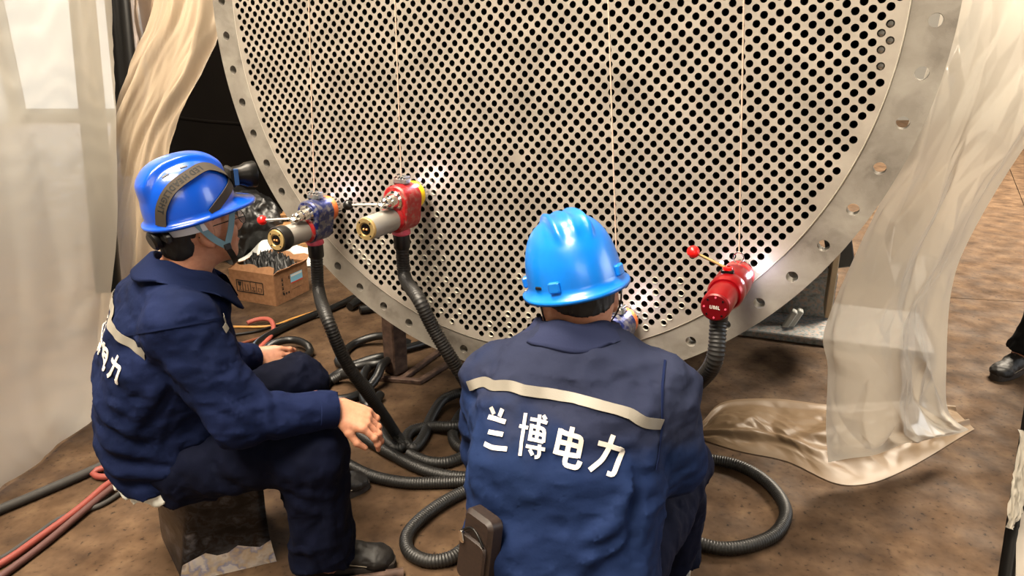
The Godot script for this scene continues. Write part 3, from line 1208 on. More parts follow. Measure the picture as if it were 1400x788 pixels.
func along(line: PackedVector3Array, u: float) -> Vector3:
	var f := clampf(u, 0.0, 1.0) * (line.size() - 1)
	var k := mini(int(f), line.size() - 2)
	return line[k].lerp(line[k + 1], f - k)

func curtains() -> void:
	# the wide milky sheet at the edge of the frame
	var big := crumple(1, 1.6, false, 2)
	var fine := crumple(2, 4.0)
	var fine2 := crumple(63, 1.0, false, 1)
	var r := []
	for q in [[-0.35, 2.0, 3.25, 160.0], [0.2, 2.1, 3.2, 159.0], [0.5, 2.2, 3.15, 157.0], [0.8, 2.35, 3.1, 146.0], [1.0, 2.5, 3.05, 133.0]]:
		r.append(q)
	var rows := [
		[deep(-500, -260, 1.75), deep(160, -260, 3.3)],
		[deep(-480, 0, 1.75), deep(160, 0, 3.25)],
		[deep(-460, 250, 1.75), deep(159, 170, 3.2)],
		[deep(-430, 540, 1.78), deep(156, 320, 3.15)],
		[deep(-390, 780, 1.82), deep(143, 450, 3.1)],
		[on_ground(-340, 960, 0.01), on_ground(130, 565, 0.01)]]
	var m := drape(rows, 90, 110, func(u: float, v: float) -> float:
		var wide := sin(v * 120.0 + big.get_noise_2d(u * 3.0, v * 2.0) * 6.0) * 0.0022 * smoothstep(0.7, 0.25, v)
		return wide + big.get_noise_2d(u * 1.2, v * 0.5 + 5.0) * 0.05 + (crushed(u, v, 5.0, 5.0, 11) * 0.025 + crushed(u, v, 13.0, 12.0, 12) * 0.008) * smoothstep(0.3, 0.8, v) - absf(fine2.get_noise_2d(u * 6.0 - v * 3.0, v * 2.0 + 7.0)) * 0.005)
	tag(obj("plastic_curtain", m, mats["milky film"]), "wide milky plastic sheet hanging beside the seated worker, dark pipe showing through", "plastic sheet")
	# the tan one gathered behind it
	rows = [
		[deep(225, -200, 3.5), deep(318, -200, 3.35)],
		[deep(206, 0, 3.5), deep(301, 0, 3.35)],
		[deep(170, 100, 3.55), deep(278, 95, 3.4)],
		[deep(146, 190, 3.6), deep(236, 175, 3.45)],
		[deep(138, 280, 3.6), deep(222, 270, 3.5)],
		[deep(136, 400, 3.6), deep(218, 380, 3.55)],
		[on_ground(128, 520, 0.01), on_ground(216, 500, 0.01)]]
	m = drape(rows, 70, 90, func(u: float, v: float) -> float:
		return sin(u * 13.0 + v * 2.5 + big.get_noise_2d(u, v * 0.7) * 2.0) * 0.028 + sin(u * 29.0 - v * 4.0) * 0.006 + (fine.get_noise_2d(u * 0.9 + v * 0.4, v * 0.3 + 9.0) - 0.3) * 0.02)
	tag(obj("plastic_curtain", m, mats["tan film"]), "tan plastic sheet gathered in long folds behind the seated worker's helmet", "plastic sheet")
	rows = [
		[deep(150, -220, 4.0), deep(262, -220, 4.0)],
		[deep(160, 0, 4.0), deep(240, 0, 4.0)],
		[deep(176, 110, 4.0), deep(232, 110, 4.0)],
		[deep(185, 260, 4.05), deep(225, 260, 4.05)],
		[on_ground(190, 430, 0.01), on_ground(228, 430, 0.01)]]
	m = drape(rows, 50, 60, func(u: float, v: float) -> float:
		return sin(u * 22.0 + v * 5.0) * 0.04 + (fine.get_noise_2d(u, v * 0.6 + 2.0) - 0.3) * 0.05)
	tag(obj("plastic_curtain", m, mats["brown film"]), "brownish plastic sheet in narrow folds behind the tan one", "plastic sheet")
	# the crumpled sheet past the tube sheet, and what of it lies on the floor
	rows = [
		[deep(1325, -230, 2.25), deep(1560, -260, 1.95)],
		[deep(1288, 0, 2.25), deep(1530, -20, 2.0)],
		[deep(1262, 110, 2.3), deep(1470, 120, 2.1)],
		[deep(1212, 245, 2.35), deep(1398, 210, 2.3)],
		[deep(1172, 335, 2.42), deep(1330, 330, 2.5)],
		[deep(1129, 450, 2.5), deep(1308, 400, 2.62)],
		[deep(1134, 505, 2.58), deep(1302, 500, 2.78)],
		[deep(1128, 585, 2.68), deep(1302, 565, 2.88)],
		[deep(1128, 628, 2.76), deep(1330, 590, 2.93)]]
	var wild := crumple(8, 2.2, true, 3)
	var soft := crumple(9, 1.4, false, 2)
	var ca := crumple(61, 1.0, false, 1)
	var cb := crumple(62, 1.0, false, 1)
	m = drape(rows, 150, 220, func(u: float, v: float) -> float:
		return soft.get_noise_2d(u * 0.6, v * 0.6) * 0.06 + (crushed(u, v, 2.5, 5.0, 3) * 0.13 + crushed(u, v, 6.0, 10.0, 8) * 0.065 + crushed(u, v, 14.0, 24.0, 5) * 0.02 - 0.02) * smoothstep(0.0, 0.12, minf(u, 1.0 - u)) * smoothstep(1.0, 0.93, v))
	tag(obj("plastic_curtain", m, mats["dull film"]), "crumpled whitish plastic sheet hanging past the flange's edge down to the floor", "plastic sheet")
	var lay := crumple(12, 3.4, true, 2)
	var st := begin()
	var a0 := [on_ground(958, 585), on_ground(990, 556), on_ground(1060, 552), on_ground(1135, 560), on_ground(1230, 555), on_ground(1305, 562)]
	var a1 := [on_ground(952, 600), on_ground(1010, 618), on_ground(1075, 632), on_ground(1150, 664), on_ground(1215, 654), on_ground(1332, 588)]
	var top := spline(a0, 0.02)
	var low := spline(a1, 0.02)
	sheet(st, 150, 60, func(u: float, v: float) -> Vector3:
		var p := along(top, u).lerp(along(low, u), v)
		var e := minf(minf(u, 1.0 - u) * 6.0, minf(v, 1.0 - v) * 2.2)
		p.y = 0.004 + clampf(e, 0.0, 1.0) * (0.035 + 0.055 * crushed(u, v, 8.0, 3.0, 21) + 0.035 * crushed(u, v, 17.0, 6.0, 22) + 0.012 * crushed(u, v, 40.0, 14.0, 23)) + smoothstep(0.12, 0.0, v) * 0.02
		p.y += exp(-pow((v - 0.7) / 0.06, 2.0)) * 0.02
		return p)
	tag(obj("plastic_film", done(st), mats["floor film"]), "dusty brown plastic film lying slack on the floor below the crumpled sheet", "plastic sheet")
	# edge of a wrapped panel at the corner of the frame
	var panel := thing("wrapped_panel", "black edged panel wrapped in white plastic at the frame's lower corner", "panel", on_ground(1400, 760))
	st = begin()
	var pa := deep(1376, 800, 2.0)
	var pb := deep(1408, 590, 2.05)
	tube(st, PackedVector3Array([pa - (pb - pa) * 0.35, pa, pb, pb + (pb - pa) * 0.5]), 0.022, 4)
	obj("edge_bar", done(st), mats["dark metal"], panel)
	var rr := [[deep(1404, 560, 2.06), deep(1560, 560, 2.1)], [deep(1396, 650, 2.03), deep(1560, 650, 2.1)], [deep(1391, 720, 2.0), deep(1560, 740, 2.05)], [deep(1386, 840, 1.98), deep(1560, 840, 2.0)]]
	m = drape(rr, 30, 30, func(u: float, v: float) -> float: return crushed(u, v, 3.0, 3.0, 31) * 0.01)
	obj("wrapping", m, mats["dull film"], panel)
	rr = [[deep(1397, 588, 2.0), deep(1420, 600, 2.0)], [deep(1388, 640, 1.99), deep(1412, 640, 1.98)], [deep(1381, 678, 1.975), deep(1402, 690, 1.97)], [deep(1377, 722, 1.97), deep(1384, 724, 1.97)]]
	m = drape(rr, 16, 20, func(u: float, v: float) -> float: return fine.get_noise_2d(u * 1.5, v * 2.5) * 0.015)
	obj("loose_film", m, mats["milky film"], panel)


# ---------- steel stands, pipes, planks ----------
func supports() -> void:
	var st := begin()
	rod(st, deep(82, -330, 3.4), deep(149, 400, 3.4), 0.055, 16)
	tag(obj("pipe", done(st), mats["dark metal"]), "slanting dark steel pipe standing behind the milky plastic sheet", "pipe")
	st = begin()
	rod(st, deep(143, -180, 3.7), deep(184, 240, 3.78), 0.06, 14)
	tag(obj("pipe", done(st), mats["dark metal"]), "thin dark pipe slanting between the milky and the brownish plastic", "pipe")
	# post on its frame of bars
	var foot := on_ground(540, 516)
	var stand := thing("support_stand", "square rusty steel post on a frame of bars below the flange", "stand", Vector3(foot.x, 0, foot.z))
	var ax := (on_ground(557, 509) - on_ground(540, 516)).normalized()
	var back := ax.cross(Vector3.UP)
	if back.z > 0:
		back = -back
	var w := 0.085
	var c := foot + ax * w / 2 + back * w / 2
	st = begin()
	box(st, frame(c + Vector3(0, 0.36, 0), back), Vector3(w, 0.72, w), 0.006)
	obj("post", done(st), mats["rusty steel"], stand)
	for q in [[549, 519, 618, 468], [572, 523, 640, 480], [516, 517, 576, 522]]:
		var a := on_ground(q[0], q[1], 0.012)
		var b := on_ground(q[2], q[3], 0.012)
		st = begin()
		box(st, frame((a + b) / 2, b - a), Vector3(0.03, 0.022, a.distance_to(b)), 0.003)
		obj("base_bar", done(st), mats["rusty steel"], stand)
	# saddle of plates at the other side
	var s0 := on_ground(1000, 457)
	var s1 := on_ground(1140, 475)
	var sx := (s1 - s0).normalized()
	var sz := sx.cross(Vector3.UP).normalized()
	if sz.z > 0:
		sz = -sz
	var saddle := thing("saddle_support", "stained zinc grey steel saddle of plates below the flange beside the crumpled film", "stand", s0 + sx * 0.25)
	st = begin()
	box(st, frame(s0 + sx * 0.45 + sz * 0.3 + Vector3(0, 0.02, 0), sz), Vector3(1.1, 0.04, 0.62), 0.006)
	obj("base_plate", done(st), mats["dirty zinc"], saddle)
	st = begin()
	prism(st, PackedVector2Array([Vector2(-0.7, 0), Vector2(0.42, 0), Vector2(0.42, 0.26), Vector2(0.2, 0.5), Vector2(-0.7, 0.35)]), 0.03, Transform3D(Basis(sx, Vector3.UP, sx.cross(Vector3.UP)), s0 + sx * 0.1 + sz * 0.36 + Vector3(0, 0.04, 0)), 0.004)
	obj("web_plate", done(st), mats["dirty zinc"], saddle)
	st = begin()
	box(st, frame(deep(1137, 383, 3.75), sz), Vector3(0.03, 0.34, 0.2), 0.004)
	obj("end_board", done(st), mats["pale board"], saddle)
	st = begin()
	box(st, turned(frame(deep(1146, 333, 3.95), sz), Vector3.BACK, -14), Vector3(0.13, 0.2, 0.25), 0.006)
	obj("wedge", done(st), mats["dark grey paint"], saddle)
	for q in [[1079, 438, 0.0], [1087, 437, 0.12]]:
		st = begin()
		var p := on_ground(q[0], q[1], 0.075)
		box(st, turned(frame(p, sz), Vector3.BACK, 24), Vector3(0.03, 0.13, 0.05), 0.005)
		tag(obj("clamp_bar", done(st), mats["chalky grey"]), "short chalky grey clamp bar leaning on the saddle plate, " + ("nearer the drilled field" if q[2] == 0.0 else "nearer the crumpled film"), "clamp bar", "clamp bars on the saddle")
	# planks stacked in the shade behind the flange
	for k in 4:
		st = begin()
		var at := deep(428, 332 - k * 13, 5.5 + 0.05 * (k % 2))
		box(st, turned(frame(at, Vector3(0.25, 0, 1)), Vector3.UP, [4.0, -3.0, 6.0, -5.0][k]), Vector3(0.6, 0.035, 0.12), 0.004)
		tag(obj("plank", done(st), mats["planed wood"]), ["pale wooden plank at the bottom of the stack in the shade", "pale wooden plank second from the stack's bottom", "pale wooden plank second from the stack's top", "pale wooden plank on top of the stack in the shade"][k], "plank", "planks stacked behind the flange")
	st = begin()
	box(st, frame(deep(428, 352, 5.5), Vector3(0.25, 0, 1)), Vector3(0.5, 0.12, 0.3), 0.006)
	box(st, frame(deep(428, 352, 5.5) + Vector3(0, -0.25, 0), Vector3(0.25, 0, 1)), Vector3(0.4, 0.45, 0.25), 0.006)
	tag(obj("trestle", done(st), mats["black tank paint"]), "low dark trestle under the stack of planks", "trestle")


# ---------- tube tools ----------
# in the tool's own axes: x along the sheet, y up, z out of the sheet; z = 0 is the sheet's face
func tool_root(label: String, at: Vector3) -> Node3D:
	return thing("tube_expander", label, "power tool", at, "")

func led(parent: Node3D, at: Vector3, energy: float) -> void:
	var m := mat("led light", Color(0.9, 0.9, 1.0), 0.3)
	m.emission_enabled = true
	m.emission = Color(0.92, 0.9, 1.0)
	m.emission_energy_multiplier = 2.0
	var st := begin()
	sphere(st, Transform3D(Basis(), at), 0.006, 8)
	obj("led_lamp", done(st), m, parent)
	var l := OmniLight3D.new()
	l.name = "led_glow"
	l.light_color = Color(0.9, 0.88, 1.0)
	l.light_energy = energy
	l.light_size = 0.005
	l.omni_range = 30.0
	l.omni_attenuation = 2.0
	l.shadow_enabled = true
	parent.add_child(l, true)
	l.position = at - parent.position

func lever(parent: Node3D, xf: Transform3D, a: Vector3, dir: Vector3, length: float, knob: Material, tint: Material) -> void:
	var st := begin()
	rod(st, xf * a, xf * (a + dir * length), 0.0038, 8)
	var arm := obj("lever", done(st), tint, parent)
	st = begin()
	sphere(st, Transform3D(Basis(), xf * (a + dir * (length + 0.01))), 0.0165, 10)
	obj("knob", done(st), knob, arm)

func twin_tool(label: String, head: Vector3, body: Material, collar: Material, ring: bool, knob: Material, lever_dir: Vector3, drop: Vector3) -> Node3D:
	# drop: from the drive axis to the motor axis, in tool axes
	var root := tool_root(label, head)
	var xf := Transform3D(Basis(du, Vector3.UP, dn), head)
	var st := begin()
	# expander and its thrust collar against the sheet
	lathe(st, [Vector2(0.006, -0.02), Vector2(0.008, 0.012), Vector2(0.03, 0.013), Vector2(0.036, 0.02), Vector2(0.036, 0.04), Vector2(0.03, 0.045), Vector2(0.0, 0.046)], xf, 28)
	obj("expander", done(st), mats["bare steel"], root)
	st = begin()
	lathe(st, [Vector2(0.0, 0.04), Vector2(0.04, 0.041), Vector2(0.044, 0.046), Vector2(0.044, 0.062), Vector2(0.04, 0.068), Vector2(0.0, 0.069)], xf, 28)
	obj("collar", done(st), collar, root)
	# gear case: two round ends joined
	var poly := PackedVector2Array()
	var ra := 0.046
	var rb := 0.047
	var d := Vector2(drop.x, drop.y)
	for k in 17:
		poly.append(Vector2.from_angle(d.angle() + PI / 2 + PI * k / 16.0) * ra)
	for k in 17:
		poly.append(d + Vector2.from_angle(d.angle() - PI / 2 + PI * k / 16.0) * rb)
	st = begin()
	prism(st, poly, 0.088, xf * Transform3D(Basis(), Vector3(0, 0, 0.066)), 0.005, true)
	obj("gear_case", done(st), body, root)
	# motor with end cap
	var mx := xf * Transform3D(Basis(), Vector3(d.x, d.y, 0.154))
	st = begin()
	lathe(st, [Vector2(0.0, -0.004), Vector2(0.043, -0.002), Vector2(0.044, 0.004), Vector2(0.039, 0.012), Vector2(0.0, 0.012)], mx, 32)
	obj("motor_flange", done(st), mats["worn red paint"], root)
	st = begin()
	lathe(st, [Vector2(0.0, 0.01), Vector2(0.0365, 0.01), Vector2(0.0365, 0.128), Vector2(0.033, 0.134), Vector2(0.0, 0.134)], mx, 32)
	obj("motor", done(st), mats["motor grey"], root)
	if ring:
		st = begin()
		lathe(st, [Vector2(0.036, 0.1), Vector2(0.0405, 0.101), Vector2(0.042, 0.106), Vector2(0.042, 0.135), Vector2(0.04, 0.139), Vector2(0.036, 0.139)], mx, 32)
		obj("rubber_ring", done(st), mats["black rubber"], root)
	st = begin()
	lathe(st, [Vector2(0.0, 0.13), Vector2(0.034, 0.13), Vector2(0.035, 0.138), Vector2(0.033, 0.143), Vector2(0.021, 0.143), Vector2(0.019, 0.139), Vector2(0.0, 0.139)], mx, 32)
	var cap := obj("end_cap", done(st), mats["brass"], root)
	for k in 4:
		st = begin()
		var a := TAU * (k + 0.5) / 4.0
		lathe(st, [Vector2(0.0025, 0.1425), Vector2(0.0025, 0.1445), Vector2(0.0, 0.1448)], mx * Transform3D(Basis(), Vector3(cos(a) * 0.027, sin(a) * 0.027, 0)), 8)
		obj("screw", done(st), mats["dark metal"], cap)
	st = begin()
	lathe(st, [Vector2(0.0165, 0.1392), Vector2(0.0165, 0.1415), Vector2(0.013, 0.1418), Vector2(0.012, 0.1405), Vector2(0.0, 0.1405)], mx, 24)
	obj("cap_core", done(st), mats["dark metal"], cap)
	for k in 2:
		st = begin()
		sphere(st, mx * Transform3D(Basis(), Vector3(0.0055 * (k * 2 - 1), -0.001, 0.142)), 0.0042, 6)
		obj("contact", done(st), mats["copper strand"], cap)
	# chuck and hook on the drive axis, on the worker's side
	st = begin()
	lathe(st, [Vector2(0.0, 0.15), Vector2(0.03, 0.152), Vector2(0.031, 0.158), Vector2(0.024, 0.163), Vector2(0.021, 0.185), Vector2(0.0165, 0.188), Vector2(0.0165, 0.208), Vector2(0.012, 0.214), Vector2(0.0, 0.215)], xf, 26)
	var chuck := obj("chuck", done(st), mats["polished steel"], root)
	st = begin()
	lathe(st, [Vector2(0.0135, -0.006), Vector2(0.0185, -0.004), Vector2(0.0185, 0.004), Vector2(0.0135, 0.006), Vector2(0.0115, 0.0), Vector2(0.0135, -0.006)], xf * frame(Vector3(0, 0, 0.212), Vector3(0.25, 1.0, 0.2), Vector3.BACK), 22)
	obj("lever_eye", done(st), mats["bare steel"], chuck)
	lever(root, xf, Vector3(0, 0.0, 0.214), lever_dir.normalized(), 0.115, knob, mats["lever steel"])
	# hanging eye on top
	st = begin()
	box(st, xf * Transform3D(Basis(), Vector3(-0.004, ra + 0.008, 0.105)), Vector3(0.05, 0.02, 0.03), 0.004)
	for k in 4:
		box(st, xf * Transform3D(Basis(), Vector3(-0.02 + k * 0.0115, ra + 0.02, 0.105)), Vector3(0.006, 0.006, 0.032), 0.001)
	obj("hanging_clamp", done(st), mats["dirty zinc"], root)
	# hose socket below
	var hx := xf * frame(Vector3(d.x, d.y - 0.04, 0.115), Vector3.DOWN, Vector3.BACK)
	st = begin()
	lathe(st, [Vector2(0.0, 0.0), Vector2(0.026, 0.0), Vector2(0.03, 0.008), Vector2(0.03, 0.016), Vector2(0.024, 0.021), Vector2(0.0, 0.021)], hx, 24)
	obj("hose_socket", done(st), mats["pink plastic"], root)
	st = begin()
	lathe(st, [Vector2(0.0, 0.018), Vector2(0.0255, 0.019), Vector2(0.0265, 0.026), Vector2(0.0265, 0.062), Vector2(0.0245, 0.066), Vector2(0.0, 0.066)], hx, 24)
	obj("hose_sleeve", done(st), mats["black rubber"], root)
	led(root, xf * Vector3(0.03, 0.052, 0.055), 0.006)
	return root

func tools() -> void:
	var heads := [on_sheet(461, 281), on_sheet(577, 262), on_sheet(860, 432), on_sheet(1013, 372)]
	twin_tool("blue tube expander with orange collar and red lever knob, hanging nearest the flange's far edge", heads[0], mats["worn blue paint"], mats["orange plastic"], true, mats["red knob"], Vector3(-0.98, -0.12, 0.2), Vector3(-0.012, -0.056, 0))
	twin_tool("red tube expander with yellow ring and grey motor, hanging beside the blue one", heads[1], mats["worn red paint"], mats["yellow plastic"], false, mats["black knob"], Vector3(-0.98, -0.1, 0.1), Vector3(-0.008, -0.06, 0))
	twin_tool("blue tube expander with orange collar, half hidden behind the sky blue helmet", heads[2], mats["worn blue paint"], mats["orange plastic"], true, mats["red knob"], Vector3(-0.3, 0.1, 0.95), Vector3(-0.02, -0.066, 0))
	# the straight red tool
	var h: Vector3 = heads[3]
	var root := tool_root("bright red straight tube expander with a red knobbed lever, near the flange", h)
	var xf := Transform3D(Basis(du, Vector3.UP, dn), h)
	var red: Material = mats["anodized red"]
	var st := begin()
	lathe(st, [Vector2(0.006, -0.02), Vector2(0.008, 0.006), Vector2(0.03, 0.008), Vector2(0.037, 0.014), Vector2(0.037, 0.035), Vector2(0.0, 0.036)], xf, 32)
	obj("expander", done(st), mats["bare steel"], root)
	st = begin()
	lathe(st, [Vector2(0.0, 0.03), Vector2(0.041, 0.032), Vector2(0.0425, 0.036), Vector2(0.0425, 0.075), Vector2(0.039, 0.08), Vector2(0.0, 0.08)], xf, 32)
	obj("collar", done(st), mats["worn red paint"], root)
	st = begin()
	lathe(st, [Vector2(0.0, 0.078), Vector2(0.043, 0.08), Vector2(0.0455, 0.086), Vector2(0.0455, 0.15), Vector2(0.044, 0.155), Vector2(0.044, 0.16), Vector2(0.0455, 0.164), Vector2(0.0455, 0.2), Vector2(0.041, 0.208), Vector2(0.0, 0.208)], xf, 36)
	obj("gear_case", done(st), red, root)
	st = begin()
	lathe(st, [Vector2(0.0, 0.2), Vector2(0.036, 0.205), Vector2(0.0365, 0.3), Vector2(0.034, 0.306), Vector2(0.0, 0.306)], xf, 36)
	obj("motor", done(st), red, root)
	st = begin()
	lathe(st, [Vector2(0.0, 0.303), Vector2(0.0345, 0.304), Vector2(0.0345, 0.31), Vector2(0.031, 0.313), Vector2(0.0, 0.3135)], xf, 36)
	var cap := obj("end_cap", done(st), mat("dark red cap", Color(0.42, 0.02, 0.05), 0.35, 0.3), root)
	for k in 8:
		st = begin()
		var a := TAU * k / 8.0
		lathe(st, [Vector2(0.0026, 0.312), Vector2(0.0026, 0.3146), Vector2(0.0, 0.315)], xf * Transform3D(Basis(), Vector3(cos(a) * 0.0255, sin(a) * 0.0255, 0)), 8)
		obj("screw", done(st), mats["pink plastic"] if k % 2 == 0 else mats["dark metal"], cap)
	var word := words("UML", 0.009, "Droid Sans", func(p: Vector3) -> Vector3: return xf * Vector3(p.x, p.y + 0.001, 0.3142 + p.z), 0.0006, true)
	obj("lettering", word, mats["white print"], cap)
	# lever on a plate on top of the case
	st = begin()
	prism(st, rect(0.034, 0.02, 0.009), 0.01, xf * frame(Vector3(-0.006, 0.043, 0.165), Vector3.UP, Vector3.BACK), 0.002)
	var sw := obj("lever_plate", done(st), mats["dark metal"], root)
	st = begin()
	lathe(st, [Vector2(0.006, 0.0), Vector2(0.012, 0.001), Vector2(0.012, 0.008), Vector2(0.006, 0.01)], xf * frame(Vector3(-0.006, 0.052, 0.165), Vector3.UP, Vector3.BACK), 18)
	obj("pivot", done(st), mats["red knob"], sw)
	lever(root, xf, Vector3(-0.006, 0.056, 0.165), Vector3(-0.93, 0.37, 0.12).normalized(), 0.085, mats["red knob"], mats["brass"])
	st = begin()
	for s in 14:
		var a0 := TAU * s / 14.0
		var a1 := TAU * (s + 1) / 14.0
		rod(st, xf * Vector3(cos(a0) * 0.013, 0.056 + sin(a0) * 0.016, 0.06), xf * Vector3(cos(a1) * 0.013, 0.056 + sin(a1) * 0.016, 0.06), 0.0022, 6)
	obj("hanging_ring", done(st), mats["bare steel"], root)
	var hx := xf * frame(Vector3(0.0, -0.03, 0.25), Vector3.DOWN, Vector3.BACK)
	st = begin()
	lathe(st, [Vector2(0.0, 0.0), Vector2(0.021, 0.0), Vector2(0.0225, 0.01), Vector2(0.0225, 0.028), Vector2(0.0, 0.03)], hx, 22)
	obj("hose_sleeve", done(st), mats["black rubber"], root)
	led(root, xf * Vector3(0.052, 0.022, 0.04), 0.007)
	led(root, xf * Vector3(-0.046, 0.03, 0.04), 0.002)
	# wires down from the rail
	var up := [["thin coppery wire hanging to the blue tube expander nearest the far flange edge", 422.0, [heads[0] + dn * 0.105 + Vector3(-0.004, 0.06, 0)]], ["thin coppery wire hanging to the red expander with the yellow ring", 540.0, [heads[1] + dn * 0.105 + Vector3(-0.004, 0.06, 0)]], ["thin pale wire hanging behind the sky blue helmet", 831.5, [heads[2] + dn * 0.105 + Vector3(0, 0.06, 0)]], ["thin pale wire hanging to the bright red straight expander", 1017.0, [heads[3] + dn * 0.06 + Vector3(0, 0.072, 0)]]]
	for u in up:
		st = begin()
		var low: Vector3 = u[2][0]
		var top := on_sheet(u[1], 0, 0.1)
		top += (top - low).normalized() * 0.0
		var k := (DISC.y + 2.06 - low.y) / (top.y - low.y)
		rod(st, low, low + (top - low) * k, 0.0022, 6)
		tag(obj("hanging_wire", done(st), mats["wire"]), u[0], "wire", "wires that carry the tools")


# ---------- hoses, cables ----------
func ground_path(list: Array) -> Array:
	var p := []
	for q in list:
		p.append(on_ground(q[0], q[1], q[2] if q.size() > 2 else 0.024))
	return p

func hose(label: String, pts: Array, ribs := true, r := 0.0225, group := "hoses on the floor", m := "ribbed hose plastic") -> void:
	tag(obj("hose", ribbed(pts, r) if ribs else plain_tube(pts, r, 0.025, 12), mats[m]), label, "hose", group)

func hoses() -> void:
	var h0 := on_sheet(461, 281) + dn * 0.115 + du * -0.012 + Vector3(0, -0.16, 0)
	var h1 := on_sheet(577, 262) + dn * 0.115 + du * -0.008 + Vector3(0, -0.16, 0)
	var h3 := on_sheet(1013, 372) + dn * 0.25 + Vector3(0, -0.05, 0)
	hose("ribbed black hose falling from the blue expander, bent back in a tight loop", [h0, h0 + Vector3(0, -0.12, 0.01), deep(449, 440, 2.47), deep(474, 497, 2.53), deep(508, 545, 2.66)] + ground_path([[540, 592, 0.05], [550, 611], [538, 612], [522, 592], [511, 560], [504, 532, 0.05], [488, 516, 0.09], [470, 512, 0.05], [455, 520]]))
	hose("ribbed black hose falling from the yellow ringed red expander behind the crouching worker", [h1, h1 + Vector3(0.004, -0.1, 0.004), deep(573, 410, 2.27), deep(594, 452, 2.29), deep(618, 492, 2.32), deep(645, 535, 2.4)] + ground_path([[690, 610, 0.1], [720, 640], [760, 640]]))
	hose("ribbed black hose from the bright red expander, looping on the floor by the crumpled film", [h3, h3 + Vector3(-0.01, -0.1, 0.03), h3 + Vector3(-0.03, -0.22, -0.06), deep(925, 560, 1.95)] + ground_path([[905, 630, 0.1], [925, 628], [965, 628], [1010, 637], [1050, 661], [1074, 697], [1062, 728], [1028, 745], [985, 750], [938, 738], [880, 722], [820, 715]]))
	hose("ribbed black hose arching up between the tight loop and the crouching worker's sleeve", ground_path([[700, 540], [660, 535], [631, 537, 0.05], [607, 546, 0.04], [590, 570], [579, 597], [565, 613], [555, 603], [562, 590], [582, 584], [612, 583, 0.05], [650, 582, 0.04], [700, 590]]))
	hose("ribbed black hose curling in a half ring close to the crouching worker's sleeve", ground_path([[690, 545], [655, 548, 0.03], [634, 562], [620, 587], [622, 606], [640, 616], [690, 618]]))
	hose("ribbed black hose bellying out below the tight loop", ground_path([[558, 620, 0.03], [570, 626], [589, 632], [612, 632], [632, 625], [650, 614, 0.05], [700, 600]]))
	hose("ribbed black hose running slantwise from the seated worker's hand under the other hoses", ground_path([[420, 560], [470, 580], [503, 602], [533, 620], [572, 640], [608, 650], [650, 652], [700, 640]]), true)
	hose("ribbed black hose running level in front of the others from the seated worker's shin", ground_path([[400, 590], [464, 628], [486, 641], [512, 652], [556, 660], [600, 660], [645, 659], [700, 665]]))
	hose("ribbed black hose swinging forward in a wide bow near the belt pouch", ground_path([[720, 660], [680, 660, 0.05], [642, 670], [608, 686], [574, 711], [556, 734], [560, 755], [585, 767], [616, 763], [642, 745], [690, 715]]))
	# smooth hoses in coils further back
	hose("smooth black hose coiled in one flat ring beside the seated worker's knee", ground_path([[365, 497], [362, 480], [376, 469, 0.05], [400, 465, 0.05], [420, 472, 0.05], [424, 482], [408, 492], [384, 492], [366, 483], [352, 484], [352, 470], [380, 452], [420, 434], [462, 418], [492, 404], [540, 392]]), false, 0.02, "smooth hoses on the floor", "black rubber")
	hose("smooth black hose lying in a tall arch at the post", ground_path([[560, 470], [540, 462, 0.06], [515, 460, 0.05], [485, 470], [466, 487], [463, 497], [478, 500], [505, 492, 0.05], [522, 488, 0.06], [550, 485]]), false, 0.021, "smooth hoses on the floor", "black rubber")
	hose("smooth black hose lying in a wide loose loop before the post", ground_path([[545, 490, 0.04], [520, 497, 0.07], [490, 501, 0.05], [458, 514], [442, 533], [450, 546], [475, 545], [500, 534], [516, 515, 0.06], [522, 500, 0.09], [535, 490, 0.06]]), false, 0.021, "smooth hoses on the floor", "black rubber")
	hose("smooth black hose running behind the post under the flange", ground_path([[520, 540], [505, 556], [496, 540], [500, 508, 0.05], [530, 485, 0.03], [575, 471], [612, 461], [660, 446]]), false, 0.021, "smooth hoses on the floor", "black rubber")
	# cables towards the box
	hose("pale red rubber hose with a black end bent round near the cardboard box", ground_path([[338, 442, 0.02], [352, 437, 0.03], [368, 437, 0.04], [374, 447, 0.03], [370, 460, 0.02], [356, 475, 0.02], [340, 488, 0.02], [325, 496, 0.02]]), false, 0.013, "cables near the cardboard box", "pale red hose rubber")
	hose("tan yellow cable running back from the seated worker to the flange", ground_path([[310, 447, 0.01], [370, 446, 0.01], [400, 436, 0.01], [432, 426, 0.01], [470, 414, 0.01], [500, 400, 0.01]]), false, 0.007, "cables near the cardboard box", "yellow cable")
	hose("brown cable running beside the tan yellow one to the flange", ground_path([[330, 470, 0.01], [378, 455, 0.01], [410, 440, 0.01], [450, 424, 0.01], [488, 404, 0.01]]), false, 0.008, "cables near the cardboard box", "brown cable")
	hose("thin black cable lying between the pale red hose and the yellow cable", ground_path([[320, 458, 0.01], [352, 453, 0.01], [372, 447, 0.01], [420, 436, 0.01], [455, 430, 0.01]]), false, 0.007, "cables near the cardboard box", "black rubber")
	var frayed := thing("stripped_cable", "bare copper strands splayed at a cable end under the flange", "cable", on_ground(486, 404), "")
	for k in 6:
		obj("strand", plain_tube([on_ground(478 + k * 2, 408 - k, 0.01), on_ground(486 + k * 3, 403 - k, 0.03 + 0.008 * k), on_ground(494 + k * 3, 402 - (k * 7) % 5, 0.02 + 0.012 * ((k * 3) % 4))], 0.0045, 0.02, 6), mats["copper strand"], frayed)
	hose("short black hose curled low under the flange beside the copper strands", ground_path([[478, 420, 0.03], [492, 411, 0.04], [512, 412, 0.03], [512, 420, 0.03], [492, 424, 0.03]]), false, 0.025, "cables near the cardboard box", "black rubber")
